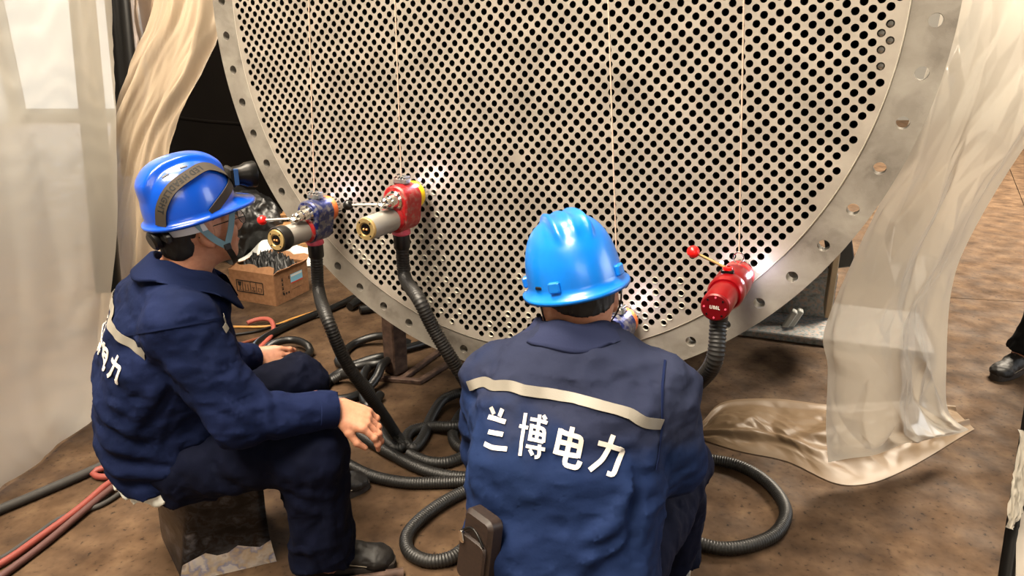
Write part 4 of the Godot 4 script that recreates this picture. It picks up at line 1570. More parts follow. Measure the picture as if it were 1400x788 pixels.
	# the bundle at the near corner
	hose("thick black cable crossing the floor below the milky plastic sheet", ground_path([[-80, 730, 0.018], [0, 697, 0.018], [60, 672, 0.018], [120, 646, 0.018], [180, 618, 0.018], [230, 590, 0.018]]), false, 0.017, "hoses at the near corner", "dusty rubber")
	hose("red rubber hose with a small loop at its end, behind its pair", ground_path([[-60, 800, 0.013], [0, 772, 0.013], [60, 731, 0.013], [110, 694, 0.02], [145, 664, 0.03], [168, 648, 0.03], [160, 640, 0.03], [142, 640, 0.025], [127, 646, 0.02], [130, 651, 0.015], [150, 652, 0.02], [200, 640, 0.02]]), false, 0.0125, "hoses at the near corner", "red hose rubber")
	hose("dull dark red rubber hose running straight, in front of its pair", ground_path([[-60, 835, 0.013], [0, 790, 0.013], [60, 745, 0.013], [110, 703, 0.018], [150, 670, 0.02], [176, 652, 0.02], [230, 625, 0.02]]), false, 0.0125, "hoses at the near corner", "dull dark red rubber")
	hose("thin dark hose lying under the red pair", ground_path([[-60, 790, 0.01], [0, 765, 0.01], [55, 728, 0.01], [85, 708, 0.01], [140, 690, 0.01], [190, 655, 0.01]]), false, 0.009, "hoses at the near corner", "dusty rubber")


# ---------- box, sacks, seats ----------
func floor_things() -> void:
	# cardboard box, open, with flaps
	var a := on_ground(318, 409)
	var b := on_ground(378, 419)
	var d := on_ground(436, 400)
	var root := thing("cardboard_box", "brown cardboard box with printed icons and a blue sticker, open at the top", "box", Vector3(b.x, 0, b.z))
	var u := (a - b)
	var w := (d - b)
	w = (w - u.normalized() * w.dot(u.normalized())).normalized() * w.length()
	var hgt := 0.2
	var card: Material = mats["cardboard"]
	var t := 0.006
	for s in [[b, u], [b, w], [b + w, u], [b + u, w]]:
		var st := begin()
		var mid: Vector3 = s[0] + s[1] / 2
		var nrm: Vector3 = s[1].cross(Vector3.UP).normalized()
		box(st, frame(mid + Vector3(0, hgt / 2, 0), nrm), Vector3(s[1].length(), hgt, t), 0.001)
		obj("side", done(st), card, root)
	var st := begin()
	box(st, frame(b + (u + w) / 2 + Vector3(0, 0.008, 0), u), Vector3(w.length(), 0.012, u.length()), 0.001)
	obj("bottom", done(st), card, root)
	# torn rim pieces
	for s in [[b, u, 0.05, -0.4], [b, w, 0.035, 0.5], [b + w, u, 0.06, 0.8], [b + u, w, 0.05, -0.5]]:
		st = begin()
		var mid: Vector3 = s[0] + s[1] / 2 + Vector3(0, hgt, 0)
		var along: Vector3 = s[1].normalized()
		var inw: Vector3 = (b + (u + w) / 2 + Vector3(0, hgt, 0) - mid).normalized()
		var tip: Vector3 = (inw * -float(s[3]) + Vector3.UP * 0.5).normalized() * float(s[2])
		var poly := PackedVector2Array()
		var l: float = s[1].length()
		poly.append(Vector2(-l / 2, 0))
		for k in 9:
			poly.append(Vector2(-l / 2 + l * (k + 0.3) / 9.0, tip.length() * (0.55 + 0.45 * absf(sin(k * 2.3 + l * 7.0)))))
		poly.append(Vector2(l / 2, 0))
		prism(st, poly, 0.004, Transform3D(Basis(along, tip.normalized(), along.cross(tip.normalized())), mid))
		obj("flap", done(st), card, root)
	# print: handling icons on one side, marks and a sticker on the other
	var n1 := Vector3.UP.cross(u).normalized()
	if n1.z < 0:
		n1 = -n1
	var n2 := Vector3.UP.cross(w).normalized()
	if n2.dot(u) > 0:
		n2 = -n2
	var fa := Transform3D(Basis((-u).normalized(), Vector3.UP, n1), a + n1 * (t / 2 + 0.0008))
	st = begin()
	var lu := u.length()
	for r in [[0.45, 0.42, 0.6, 0.006], [0.45, 0.78, 0.6, 0.006], [0.155, 0.6, 0.006, 0.36], [0.29, 0.6, 0.004, 0.36], [0.47, 0.6, 0.004, 0.36], [0.6, 0.6, 0.004, 0.36], [0.75, 0.6, 0.006, 0.36]]:
		flat(st, fa, r[0] * lu, r[1] * hgt - 0.02, maxf(r[2] * lu if r[2] > 0.05 else r[2], 0.003), maxf(r[3] * hgt if r[3] > 0.05 else r[3], 0.003))
	# glass, arrows, umbrella-like cover, box
	prism(st, PackedVector2Array([Vector2(0.18, 0.74), Vector2(0.27, 0.74), Vector2(0.255, 0.62), Vector2(0.225, 0.58), Vector2(0.195, 0.62)].map(func(p): return Vector2(p.x * lu, p.y * hgt - 0.02))), 0.0006, fa)
	for r in [[0.225, 0.53, 0.012, 0.1], [0.225, 0.47, 0.07, 0.015], [0.35, 0.58, 0.01, 0.2], [0.41, 0.58, 0.01, 0.2], [0.38, 0.47, 0.1, 0.012], [0.535, 0.6, 0.07, 0.01], [0.535, 0.52, 0.01, 0.15], [0.51, 0.48, 0.012, 0.08], [0.56, 0.48, 0.012, 0.08], [0.675, 0.6, 0.08, 0.01], [0.64, 0.54, 0.01, 0.12], [0.71, 0.54, 0.01, 0.12], [0.675, 0.49, 0.08, 0.01]]:
		flat(st, fa, r[0] * lu, r[1] * hgt - 0.02, r[2] * lu, r[3] * hgt)
	obj("handling_icons", done(st), mats["box print"], root)
	var fb := Transform3D(Basis(w.normalized(), Vector3.UP, n2), b + n2 * (t / 2 + 0.0008))
	var lw := w.length()
	st = begin()
	for k in 4:
		flat(st, fb, 0.22 * lw, (0.72 - 0.14 * k) * hgt, 0.012, 0.013)
		flat(st, fb, 0.22 * lw, (0.72 - 0.14 * k) * hgt + 0.011, 0.018, 0.003)
	for k in 3:
		flat(st, fb, (0.24 + 0.07 * k) * lw, 0.26 * hgt, 0.012, 0.014)
	flat(st, fb, 0.42 * lw, 0.72 * hgt, 0.008, 0.02)
	flat(st, fb, 0.62 * lw, 0.3 * hgt, 0.09, 0.002)
	obj("printed_marks", done(st), mats["box print"], root)
	st = begin()
	flat(st, fb, 0.64 * lw, 0.64 * hgt, 0.36 * lw, 0.06)
	var tape := obj("sticker", done(st), mats["sticker blue"], root)
	st = begin()
	flat(st, Transform3D(fb.basis, fb.origin + n2 * 0.0008), 0.64 * lw, 0.66 * hgt + 0.016, 0.33 * lw, 0.012)
	obj("white_band", done(st), mats["sticker white"], tape)
	st = begin()
	flat(st, Transform3D(fb.basis, fb.origin + n2 * 0.0008), 0.64 * lw, 0.64 * hgt - 0.026, 0.36 * lw, 0.008)
	obj("red_band", done(st), mats["sticker red"], tape)
	# black crumpled sack inside the box
	var inner := b + (u + w) / 2
	var ux := u.normalized()
	var wx := w.normalized()
	var nz := crumple(21, 9.0, true, 2)
	st = begin()
	sheet(st, 30, 30, func(p: float, q: float) -> Vector3:
		var e := minf(minf(p, 1 - p), minf(q, 1 - q))
		return inner + ux * (p - 0.5) * (lu - 0.02) + wx * (q - 0.5) * (lw - 0.02) + Vector3.UP * (0.14 + 0.11 * smoothstep(0.0, 0.3, e) + nz.get_noise_2d(p, q) * 0.05))
	tag(obj("plastic_sack", done(st), mats["black sack film"]), "crumpled black plastic sack filling the cardboard box", "sack")
	# grey plastic behind the box and black covered lumps
	var big := crumple(23, 2.0, true, 2)
	var c0 := on_ground(318, 377)
	var c1 := on_ground(458, 362)
	st = begin()
	sheet(st, 50, 24, func(p: float, q: float) -> Vector3:
		var at := c0.lerp(c1, p) + (c1 - c0).cross(Vector3.DOWN).normalized() * (0.3 * q)
		at.y = 0.01 + 0.15 * sin(PI * clampf(q, 0.0, 1.0)) * sin(PI * clampf(p * 0.9 + 0.05, 0.0, 1.0)) + big.get_noise_2d(at.x, at.z) * 0.07 * sin(PI * q) * sin(PI * p)
		return at)
	tag(obj("plastic_cover", done(st), mats["white sheet film"] if mats.has("white sheet film") else film("white sheet film", Color(0.82, 0.83, 0.82), 0.95, 0.25, 0.3)), "silvery white plastic cover slumped on the floor behind the cardboard box", "plastic sheet")
	var lump := Blob.new(Vector3(-2.5, 0, -5.75), Vector3(-1.5, 1.05, -5.0), 0.025)
	var i := Transform3D()
	lump.ball(i, Vector3(-2.12, 0.3, -5.37), Vector3(0.22, 0.22, 0.22), 0.1)
	lump.ball(i, Vector3(-1.9, 0.26, -5.3), Vector3(0.2, 0.22, 0.2), 0.1)
	lump.ball(i, Vector3(-2.08, 0.17, -5.37), Vector3(0.38, 0.18, 0.26), 0.1)
	lump.rough(5, Vector3(0.2, 0.2, 0.2), 0.03, true)
	var soup := Soup.new()
	lump.net(soup)
	tag(obj("sack", soup.mesh(), mats["black sack film"]), "bulging black sack standing in the dark behind the seated worker's face", "sack")
	# rod at the bottom of the frame
	st = begin()
	var r0 := on_ground(425, 800, 0.012)
	var r1 := on_ground(550, 783, 0.012)
	rod(st, r0, r1, 0.011, 12)
	rod(st, r1 - (r1 - r0).normalized() * 0.05, r1 + (r1 - r0).normalized() * 0.004, 0.015, 12)
	tag(obj("steel_rod", done(st), mats["rusty steel"]), "short steel rod lying on the floor in front of the black shoe", "rod")
	# the bent block of steel that the worker sits on
	steel_seat(Vector3(-0.875, 0, -2.05), 0.0)


func flat(st: SurfaceTool, xf: Transform3D, x: float, y: float, w: float, h: float) -> void:
	prism(st, rect(w, h), 0.0007, xf * Transform3D(Basis(), Vector3(x, y, 0)))


func steel_seat(at: Vector3, _turn: float) -> void:
	var root := thing("steel_block_seat", "scorched bent steel block with shiny heat tinted lower lip, used as a seat", "seat", at)
	# corners of the foot and of the top, seen from above, going round
	var foot := [on_ground(248, 795), on_ground(373, 766), on_ground(352, 690), on_ground(262, 690), on_ground(222, 735)]
	var top := [deep(262, 668, 2.19), deep(358, 652, 2.25), deep(352, 622, 2.4), deep(250, 622, 2.4), deep(210, 668, 2.27)]
	for k in 5:
		foot[k].y = 0.0
		top[k].y = 0.325
	var loop := func(v: float, out: float) -> PackedVector3Array:
		var pts := PackedVector3Array()
		var c := Vector3.ZERO
		for k in 5:
			c += (foot[k] as Vector3).lerp(top[k], v) / 5.0
		for k in 5:
			var p0: Vector3 = (foot[k] as Vector3).lerp(top[k], v)
			var p1: Vector3 = (foot[(k + 1) % 5] as Vector3).lerp(top[(k + 1) % 5], v)
			for s in 8:
				var t := s / 8.0
				var p := p0.lerp(p1, t)
				var dent := sin(PI * t) * sin(PI * v) * (-0.012 if k == 0 else 0.0) + sin(v * 5.0 + k * 2.0 + t * 3.0) * 0.004
				pts.append(p + (p - c) * Vector3(1, 0, 1) * (dent * 3.0 + out))
		return pts
	var st := begin()
	smooth(st)
	var levels := [0.0, 0.04, 0.09, 0.14, 0.2, 0.28, 0.36, 0.45, 0.55, 0.65, 0.75, 0.85, 0.93, 0.98, 1.0]
	for n in levels.size() - 1:
		var a: PackedVector3Array = loop.call(levels[n], 0.0)
		var b: PackedVector3Array = loop.call(levels[n + 1], 0.0 if n < levels.size() - 2 else -0.04)
		for k in 40:
			quad(st, a[k], a[(k + 1) % 40], b[(k + 1) % 40], b[k])
	var up: PackedVector3Array = loop.call(1.0, -0.04)
	st.set_smooth_group(-1)
	var mid := Vector3.ZERO
	for p in up:
		mid += p / 40.0
	for k in 40:
		tri(st, mid, up[k], up[(k + 1) % 40])
	obj("block", done(st), mats["scorched steel"], root)
	st = begin()
	smooth(st)
	for n in 5:
		var v0 := n * 0.045
		var v1 := (n + 1) * 0.045
		var a: PackedVector3Array = loop.call(v0, 0.05 - n * 0.008)
		var b: PackedVector3Array = loop.call(v1, 0.05 - (n + 1) * 0.0085)
		for k in range(0, 8):
			quad(st, a[k], a[k + 1], b[k + 1] + Vector3(0, 0.012 * sin(k * 1.9), 0) * float(n == 4), b[k] + Vector3(0, 0.012 * sin((k - 1) * 1.9), 0) * float(n == 4))
	obj("ground_lip", done(st), mats["heat tinted steel"], root)


# ---------- people ----------
func head_into(soup: Soup, xf: Transform3D, neck: Vector3, cell := 0.0048) -> void:
	var b := Blob.new(xf.origin - Vector3(0.17, 0.24, 0.17), xf.origin + Vector3(0.17, 0.16, 0.17), cell)
	b.ball(xf, Vector3(0, 0.035, -0.015), Vector3(0.077, 0.088, 0.096), 0.02)
	b.ball(xf, Vector3(0, -0.025, 0.022), Vector3(0.066, 0.078, 0.064), 0.03)
	b.ball(xf, Vector3(0, -0.075, 0.03), Vector3(0.05, 0.036, 0.05), 0.03)
	b.ball(xf, Vector3(0, -0.1, 0.064), Vector3(0.021, 0.017, 0.017), 0.025)
	b.stick(xf, Vector3(-0.045, 0.02, 0.07), Vector3(0.045, 0.02, 0.07), 0.011, 0.011, 0.02)
	for s in [-1.0, 1.0]:
		b.ball(xf, Vector3(0.044 * s, -0.03, 0.06), Vector3(0.02, 0.02, 0.02), 0.03)
		b.ball(xf, Vector3(0.032 * s, 0.0, 0.094), Vector3(0.016, 0.012, 0.016), 0.014, true)
		b.ball(xf, Vector3(0.032 * s, -0.002, 0.077), Vector3(0.0135, 0.0135, 0.0135), 0.006)
	b.stick(xf, Vector3(0, 0.014, 0.086), Vector3(0, -0.03, 0.106), 0.008, 0.013, 0.014)
	for s in [-1.0, 1.0]:
		b.ball(xf, Vector3(0.013 * s, -0.035, 0.096), Vector3(0.0095, 0.009, 0.011), 0.008)
	b.stick(xf, Vector3(-0.02, -0.061, 0.083), Vector3(0.02, -0.061, 0.083), 0.0055, 0.0055, 0.006)
	b.stick(xf, Vector3(-0.017, -0.071, 0.082), Vector3(0.017, -0.071, 0.082), 0.006, 0.006, 0.007)
	b.stick(xf, Vector3(-0.022, -0.0655, 0.0895), Vector3(0.022, -0.0655, 0.0895), 0.0022, 0.0022, 0.004)
	for s in [-1.0, 1.0]:
		b.ball(xf, Vector3(0.079 * s, -0.008, -0.008), Vector3(0.011, 0.034, 0.021), 0.008)
		b.ball(xf, Vector3(0.09 * s, -0.003, -0.003), Vector3(0.007, 0.02, 0.012), 0.006, true)
		b.ball(xf, Vector3(0.076 * s, -0.038, 0.0), Vector3(0.008, 0.011, 0.01), 0.008)
	b.cone(xf * Vector3(0, -0.03, -0.03), neck, 0.058, 0.066, 0.03)
	b.net(soup)

func eyes(parent: Node3D, xf: Transform3D) -> void:
	for s in [-1.0, 1.0]:
		var st := begin()
		sphere(st, xf * Transform3D(Basis(), Vector3(0.032 * s, 0.0, 0.0785)), 0.0122, 10)
		var e := obj("eye", done(st), mats["eye white"], parent)
		st = begin()
		sphere(st, xf * Transform3D(Basis(), Vector3(0.032 * s, 0.0, 0.0855)), 0.006, 8)
		obj("iris", done(st), mats["iris"], e)

func hair(parent: Node3D, xf: Transform3D, low := -0.07) -> void:
	var b := Blob.new(xf.origin - Vector3(0.15, 0.16, 0.15), xf.origin + Vector3(0.15, 0.17, 0.15), 0.006)
	b.ball(xf, Vector3(0, 0.036, -0.018), Vector3(0.081, 0.092, 0.1), 0.02)
	b.ball(xf, Vector3(0, -0.045, -0.06), Vector3(0.06, 0.05, 0.045), 0.03)
	b.ball(xf, Vector3(0, -0.06, 0.09), Vector3(0.11, 0.11, 0.09), 0.01, true)
	for s in [-1.0, 1.0]:
		b.ball(xf, Vector3(0.09 * s, -0.03, 0.0), Vector3(0.03, 0.05, 0.034), 0.012, true)
	b.cut(xf * Vector3(0, low, -0.03), xf.basis * Vector3(0, -1, 0.35).normalized(), 0.01)
	b.rough(3, Vector3(0.01, 0.05, 0.01), 0.003)
	var s := Soup.new()
	b.net(s)
	obj("hair", s.mesh(), mats["black hair"], parent)

# a hand at the wrist: dir towards the fingers, back the way the back of the hand faces, thumb +1 or -1 on side = dir x back
func hand_into(soup: Soup, wrist: Vector3, dir: Vector3, back: Vector3, thumb: float, curl: Array, size := 1.0) -> void:
	var d := dir.normalized()
	var n := (back - d * back.dot(d)).normalized()
	var s := d.cross(n)
	var b := Blob.new(wrist - Vector3.ONE * 0.21 * size, wrist + Vector3.ONE * 0.21 * size, 0.0042)
	var at := func(x: float, y: float, z: float) -> Vector3: return wrist + (d * x + s * y + n * z) * size
	b.limb(at.call(-0.07, 0, 0), at.call(0.01, 0, 0), s, Vector2(0.029, 0.022) * size, Vector2(0.027, 0.019) * size, 0.02)
	for k in 4:
		var y := (1.5 - k) * 0.0205 * thumb
		b.cone(at.call(0.005, y * 0.75, 0.0), at.call(0.086 - 0.004 * absf(k - 1.0), y, 0.002), 0.0155 * size, 0.0108 * size, 0.014)
	b.limb(at.call(0.02, 0.008 * thumb, -0.004), at.call(0.066, 0.0, -0.002), s, Vector2(0.03, 0.015) * size, Vector2(0.037, 0.0125) * size, 0.015)
	b.ball(Transform3D(), at.call(0.035, 0.026 * thumb, -0.012), Vector3.ONE * 0.018 * size, 0.015)
	var lens := [[0.043, 0.026, 0.021], [0.048, 0.03, 0.023], [0.045, 0.028, 0.022], [0.035, 0.021, 0.019]]
	for k in 4:
		var y := (1.5 - k) * 0.0205 * thumb
		var p: Vector3 = at.call(0.084 - 0.004 * absf(k - 1.0), y, 0.002)
		var spread := (d + s * thumb * (1.5 - k) * 0.06).normalized()
		var a := 0.0
		for j in 3:
			a += float(curl[k]) * [0.7, 1.0, 0.7][j]
			var v := spread * cos(a) - n * sin(a)
			var q: Vector3 = p + v * float(lens[k][j]) * size
			b.cone(p, q, [0.0102, 0.0092, 0.0084][j] * size, [0.0092, 0.0084, 0.0072][j] * size, 0.005)
			if j < 2:
				b.ball(Transform3D(), q + n * 0.0008, Vector3.ONE * 0.0098 * size, 0.004)
			p = q
	var t0: Vector3 = at.call(0.018, 0.022 * thumb, -0.008)
	var t1: Vector3 = at.call(0.052, 0.047 * thumb, -0.018)
	var t2: Vector3 = t1 + (d * 0.8 + s * thumb * 0.25 - n * 0.55 * float(curl[4])).normalized() * 0.036 * size
	var t3: Vector3 = t2 + (d * 0.9 - s * thumb * 0.1 - n * 0.5 * float(curl[4])).normalized() * 0.028 * size
	b.cone(t0, t1, 0.015 * size, 0.0125 * size, 0.012)
	b.cone(t1, t2, 0.0122 * size, 0.0102 * size, 0.006)
	b.cone(t2, t3, 0.0105 * size, 0.008 * size, 0.005)
	b.net(soup)

func shoe(parent: Node3D, called: String, heel: Vector3, dir: Vector3, leather: Material, sole: Material, size := 1.0) -> void:
	var xf := frame(heel, dir)
	xf.basis = xf.basis.scaled_local(Vector3.ONE * size) if false else xf.basis
	var b := Blob.new(heel + dir.normalized() * 0.14 - Vector3(0.22, 0.06, 0.22), heel + dir.normalized() * 0.14 + Vector3(0.22, 0.19, 0.22), 0.006)
	var side := xf.basis.x
	b.limb(xf * Vector3(0, 0.045, 0.03), xf * Vector3(0, 0.05, 0.13), side, Vector2(0.036, 0.045), Vector2(0.043, 0.045), 0.02)
	b.limb(xf * Vector3(0, 0.05, 0.12), xf * Vector3(0.0, 0.04, 0.225), side, Vector2(0.043, 0.05), Vector2(0.047, 0.034), 0.02)
	b.ball(xf, Vector3(0, 0.034, 0.245), Vector3(0.044, 0.033, 0.042), 0.02)
	b.limb(xf * Vector3(0, 0.06, 0.045), xf * Vector3(0, 0.115, 0.05), side, Vector2(0.037, 0.046), Vector2(0.04, 0.05), 0.02, false, true)
	b.cut(xf * Vector3(0, 0.022, 0), Vector3.DOWN)
	b.rough(7, Vector3(0.03, 0.03, 0.03), 0.003)
	var s := Soup.new()
	b.net(s)
	var up := obj(called, s.mesh(), leather, parent)
	var poly := PackedVector2Array()
	for k in 28:
		var a := TAU * k / 28.0
		var z := 0.142 + 0.15 * cos(a)
		var w := 0.047 if z > 0.16 else lerpf(0.038, 0.047, smoothstep(0.04, 0.16, z))
		poly.append(Vector2(w * signf(sin(a)) * pow(absf(sin(a)), 0.6), z))
	var st := begin()
	prism(st, poly, 0.03, xf * Transform3D(Basis(Vector3.RIGHT, Vector3.BACK, Vector3.DOWN), Vector3(0, 0.03, 0)), 0.003)
	obj("sole", done(st), sole, up)
	st = begin()
	for k in 5:
		var z := 0.105 + k * 0.02
		var y := 0.108 - k * 0.0085
		rod(st, xf * Vector3(-0.03, y - 0.012, z), xf * Vector3(0.0, y + 0.0, z + 0.012), 0.0028, 6)
		rod(st, xf * Vector3(0.0, y + 0.0, z + 0.012), xf * Vector3(0.03, y - 0.012, z), 0.0028, 6)
	obj("laces", done(st), mats["shoe trim"], up)
	st = begin()
	for sx in [-1.0, 1.0]:
		tube(st, spline([xf * Vector3(0.036 * sx, 0.035, 0.01), xf * Vector3(0.043 * sx, 0.05, 0.07), xf * Vector3(0.047 * sx, 0.044, 0.15), xf * Vector3(0.046 * sx, 0.036, 0.21)], 0.02), 0.0022, 5)
	obj("seam", done(st), mats["shoe trim"], up)

# a turned-down collar round the neck: xf's y is up the neck, z to the front
func collar(parent: Node3D, xf: Transform3D, rx: float, rz: float, h: float, cloth: Material) -> void:
	var st := begin()
	var prof := [Vector2(0.0, -0.03), Vector2(0.002, 0.5), Vector2(0.006, 0.95), Vector2(0.012, 1.05), Vector2(0.021, 0.95), Vector2(0.036, 0.45), Vector2(0.056, -0.22), Vector2(0.054, -0.32), Vector2(0.046, -0.3), Vector2(0.026, 0.4), Vector2(0.008, 0.4)]
	var at := func(u: float, v: float) -> Vector3:
		var a := lerpf(0.32, TAU - 0.32, u)
		var k := v * (prof.size() - 1)
		var i := mini(int(k), prof.size() - 2)
		var p: Vector2 = (prof[i] as Vector2).lerp(prof[i + 1], k - i)
		var front := pow(maxf(0.0, cos(a)), 2.0)
		var r := p.x * (1.0 + 0.5 * front)
		return xf * Vector3(sin(a) * (rx + r), p.y * h + 0.026 * pow(sin(a), 2.0) * smoothstep(0.4, 0.7, v) - front * 0.035 + 0.004 * sin(a * 5.0), cos(a) * (rz + r) + front * 0.02)
	sheet(st, 64, 40, at)
	obj("collar", done(st), cloth, parent)

# things laid on cloth: from the plane (c, r, up) along dir onto the field
func on_cloth(b: Blob, c: Vector3, r: Vector3, up: Vector3, back: Vector3, s: float, t: float) -> Vector3:
	return b.hit(c + r * s + up * t + back * 0.45, -back, 0.8)

func strip_on(st: SurfaceTool, b: Blob, c: Vector3, r: Vector3, up: Vector3, back: Vector3, pts: Array, width: float, thick: float, step := 0.006, smoothing := 2) -> void:
	var line := PackedVector3Array()
	var nrm := PackedVector3Array()
	for k in pts.size() - 1:
		var p: Vector2 = pts[k]
		var q: Vector2 = pts[k + 1]
		var n := maxi(1, int(ceil(p.distance_to(q) / step)))
		for i in range(0 if k == 0 else 1, n + 1):
			var w := p.lerp(q, float(i) / n)
			var h := on_cloth(b, c, r, up, back, w.x, w.y)
			line.append(h)
			nrm.append(b.slope(h))
	# even out the line a little so that strips lie smooth
	for pass_ in smoothing:
		var copy := line.duplicate()
		for k in range(1, line.size() - 1):
			line[k] = (copy[k - 1] + copy[k] * 2.0 + copy[k + 1]) / 4.0
	for k in line.size():
		line[k] += nrm[k] * (0.0015 if smoothing < 3 else 0.0035)
	ribbon(st, line, nrm, width, thick)

# the four characters on the back of the work jackets, as brush strokes in a unit box
const STROKES := [
	[[[0.26, 0.98], [0.37, 0.79]], [[0.74, 0.98], [0.61, 0.77]], [[0.12, 0.68], [0.88, 0.68]], [[0.2, 0.39], [0.8, 0.39]], [[0.03, 0.07], [0.97, 0.07]]],
	[[[0.0, 0.66], [0.32, 0.66]], [[0.16, 0.98], [0.16, 0.0]], [[0.36, 0.86], [1.0, 0.86]], [[0.82, 1.0], [0.93, 0.92]], [[0.44, 0.71], [0.94, 0.71], [0.94, 0.42]], [[0.44, 0.76], [0.44, 0.4]], [[0.44, 0.57], [0.94, 0.57]], [[0.44, 0.43], [0.94, 0.43]], [[0.68, 1.0], [0.68, 0.4]], [[0.34, 0.27], [1.02, 0.27]], [[0.82, 0.36], [0.82, 0.04], [0.68, 0.04]], [[0.48, 0.2], [0.6, 0.08]]],
	[[[0.08, 0.82], [0.86, 0.82], [0.86, 0.27]], [[0.1, 0.87], [0.1, 0.24]], [[0.1, 0.56], [0.86, 0.56]], [[0.1, 0.3], [0.86, 0.3]], [[0.47, 1.02], [0.47, 0.06], [0.93, 0.06], [0.97, 0.22]]],
	[[[0.05, 0.72], [0.92, 0.72], [0.84, 0.05], [0.62, 0.07]], [[0.46, 1.02], [0.44, 0.62], [0.34, 0.32], [0.04, 0.0]]],
]

func lettering(parent: Node3D, b: Blob, c: Vector3, r: Vector3, up: Vector3, back: Vector3, places: Array, size: Vector2) -> void:
	for k in 4:
		var from: Vector2 = places[k][0]
		var to: Vector2 = places[k][1]
		var mid := (from + to) / 2.0
		var tilt := (to - from).normalized()
		var nrm := Vector2(-tilt.y, tilt.x)
		var st := begin()
		for s in STROKES[k]:
			var pts := []
			for p in s:
				pts.append(mid + tilt * (p[0] - 0.5) * size.x + nrm * (p[1] - 0.5) * size.y)
			strip_on(st, b, c, r, up, back, pts, size.x * (0.125 if k == 1 else 0.17), 0.0012, 0.005)
		obj("lettering", done(st), mats["white print"], parent)


# ---------- helmets ----------
class Shell:
	var xf: Transform3D
	var rx := 0.112
	var rz := 0.135
	var h := 0.15
	var kind := 0

	# a: angle round from the front (to the wearer's left), e: up from the rim
	func at(a: float, e: float, out := 0.0) -> Vector3:
		var c := pow(maxf(cos(e), 0.0), 0.66)
		var y := h * pow(maxf(sin(e), 0.0), 0.92)
		var p := Vector3(sin(a) * rx * c, y, cos(a) * rz * c)
		var n := Vector3(p.x / (rx * rx), p.y / (h * h) + 0.4, p.z / (rz * rz)).normalized()
		var lift := 0.0
		var s := sin(e)
		if kind == 0:
			# a broad raised crest from the brow to the nape
			lift = 0.013 * smoothstep(0.046, 0.03, absf(p.x)) * smoothstep(0.35, 0.7, s)
		else:
			# three ribs that run together over the crown
			var back := p.z / rz
			var mid := exp(-pow(p.x / 0.009, 2.0)) * 0.005
			var w := 0.022 + 0.02 * (0.6 - back) * 0.5
			var side := exp(-pow((absf(p.x) - w) / 0.008, 2.0)) * 0.0085
			lift = (mid + side) * smoothstep(0.62, 0.84, s) + 0.007 * smoothstep(0.03, 0.0, absf(p.x) - 0.02) * smoothstep(0.7, 0.95, s)
		return xf * (p + n * (lift + out))

func helmet(called_label: String, shell: Shell, m: Material) -> Node3D:
	var root := thing("hard_hat", called_label, "hard hat", shell.xf.origin)
	var st := begin()
	sheet(st, 120, 56, func(u: float, v: float) -> Vector3: return shell.at(u * TAU, v * PI / 2.0 * 0.9999))
	obj("dome", done(st), m, root)
	# rim and peak
	st = begin()
	var prof := [[0.0, 0.012], [0.0, 0.004], [0.35, 0.0], [0.8, -0.003], [1.0, -0.002], [1.03, -0.006], [1.0, -0.011], [0.6, -0.009], [-0.02, -0.006], [-0.06, 0.0]]
	sheet(st, 120, prof.size() - 1, func(u: float, v: float) -> Vector3:
		var a := u * TAU
		var k := clampi(int(round(v * (prof.size() - 1))), 0, prof.size() - 1)
		var front := pow(maxf(0.0, cos(a)), 2.2)
		var w := (0.011 if shell.kind == 0 else 0.013) + 0.038 * front
		var o: float = prof[k][0] * w
		var y: float = prof[k][1] - (o / w) * (0.012 * front + (0.004 if shell.kind == 0 else 0.009))
		return shell.xf * Vector3(sin(a) * (shell.rx + o), y, cos(a) * (shell.rz + o)))
	obj("brim", done(st), m, root)
	return root


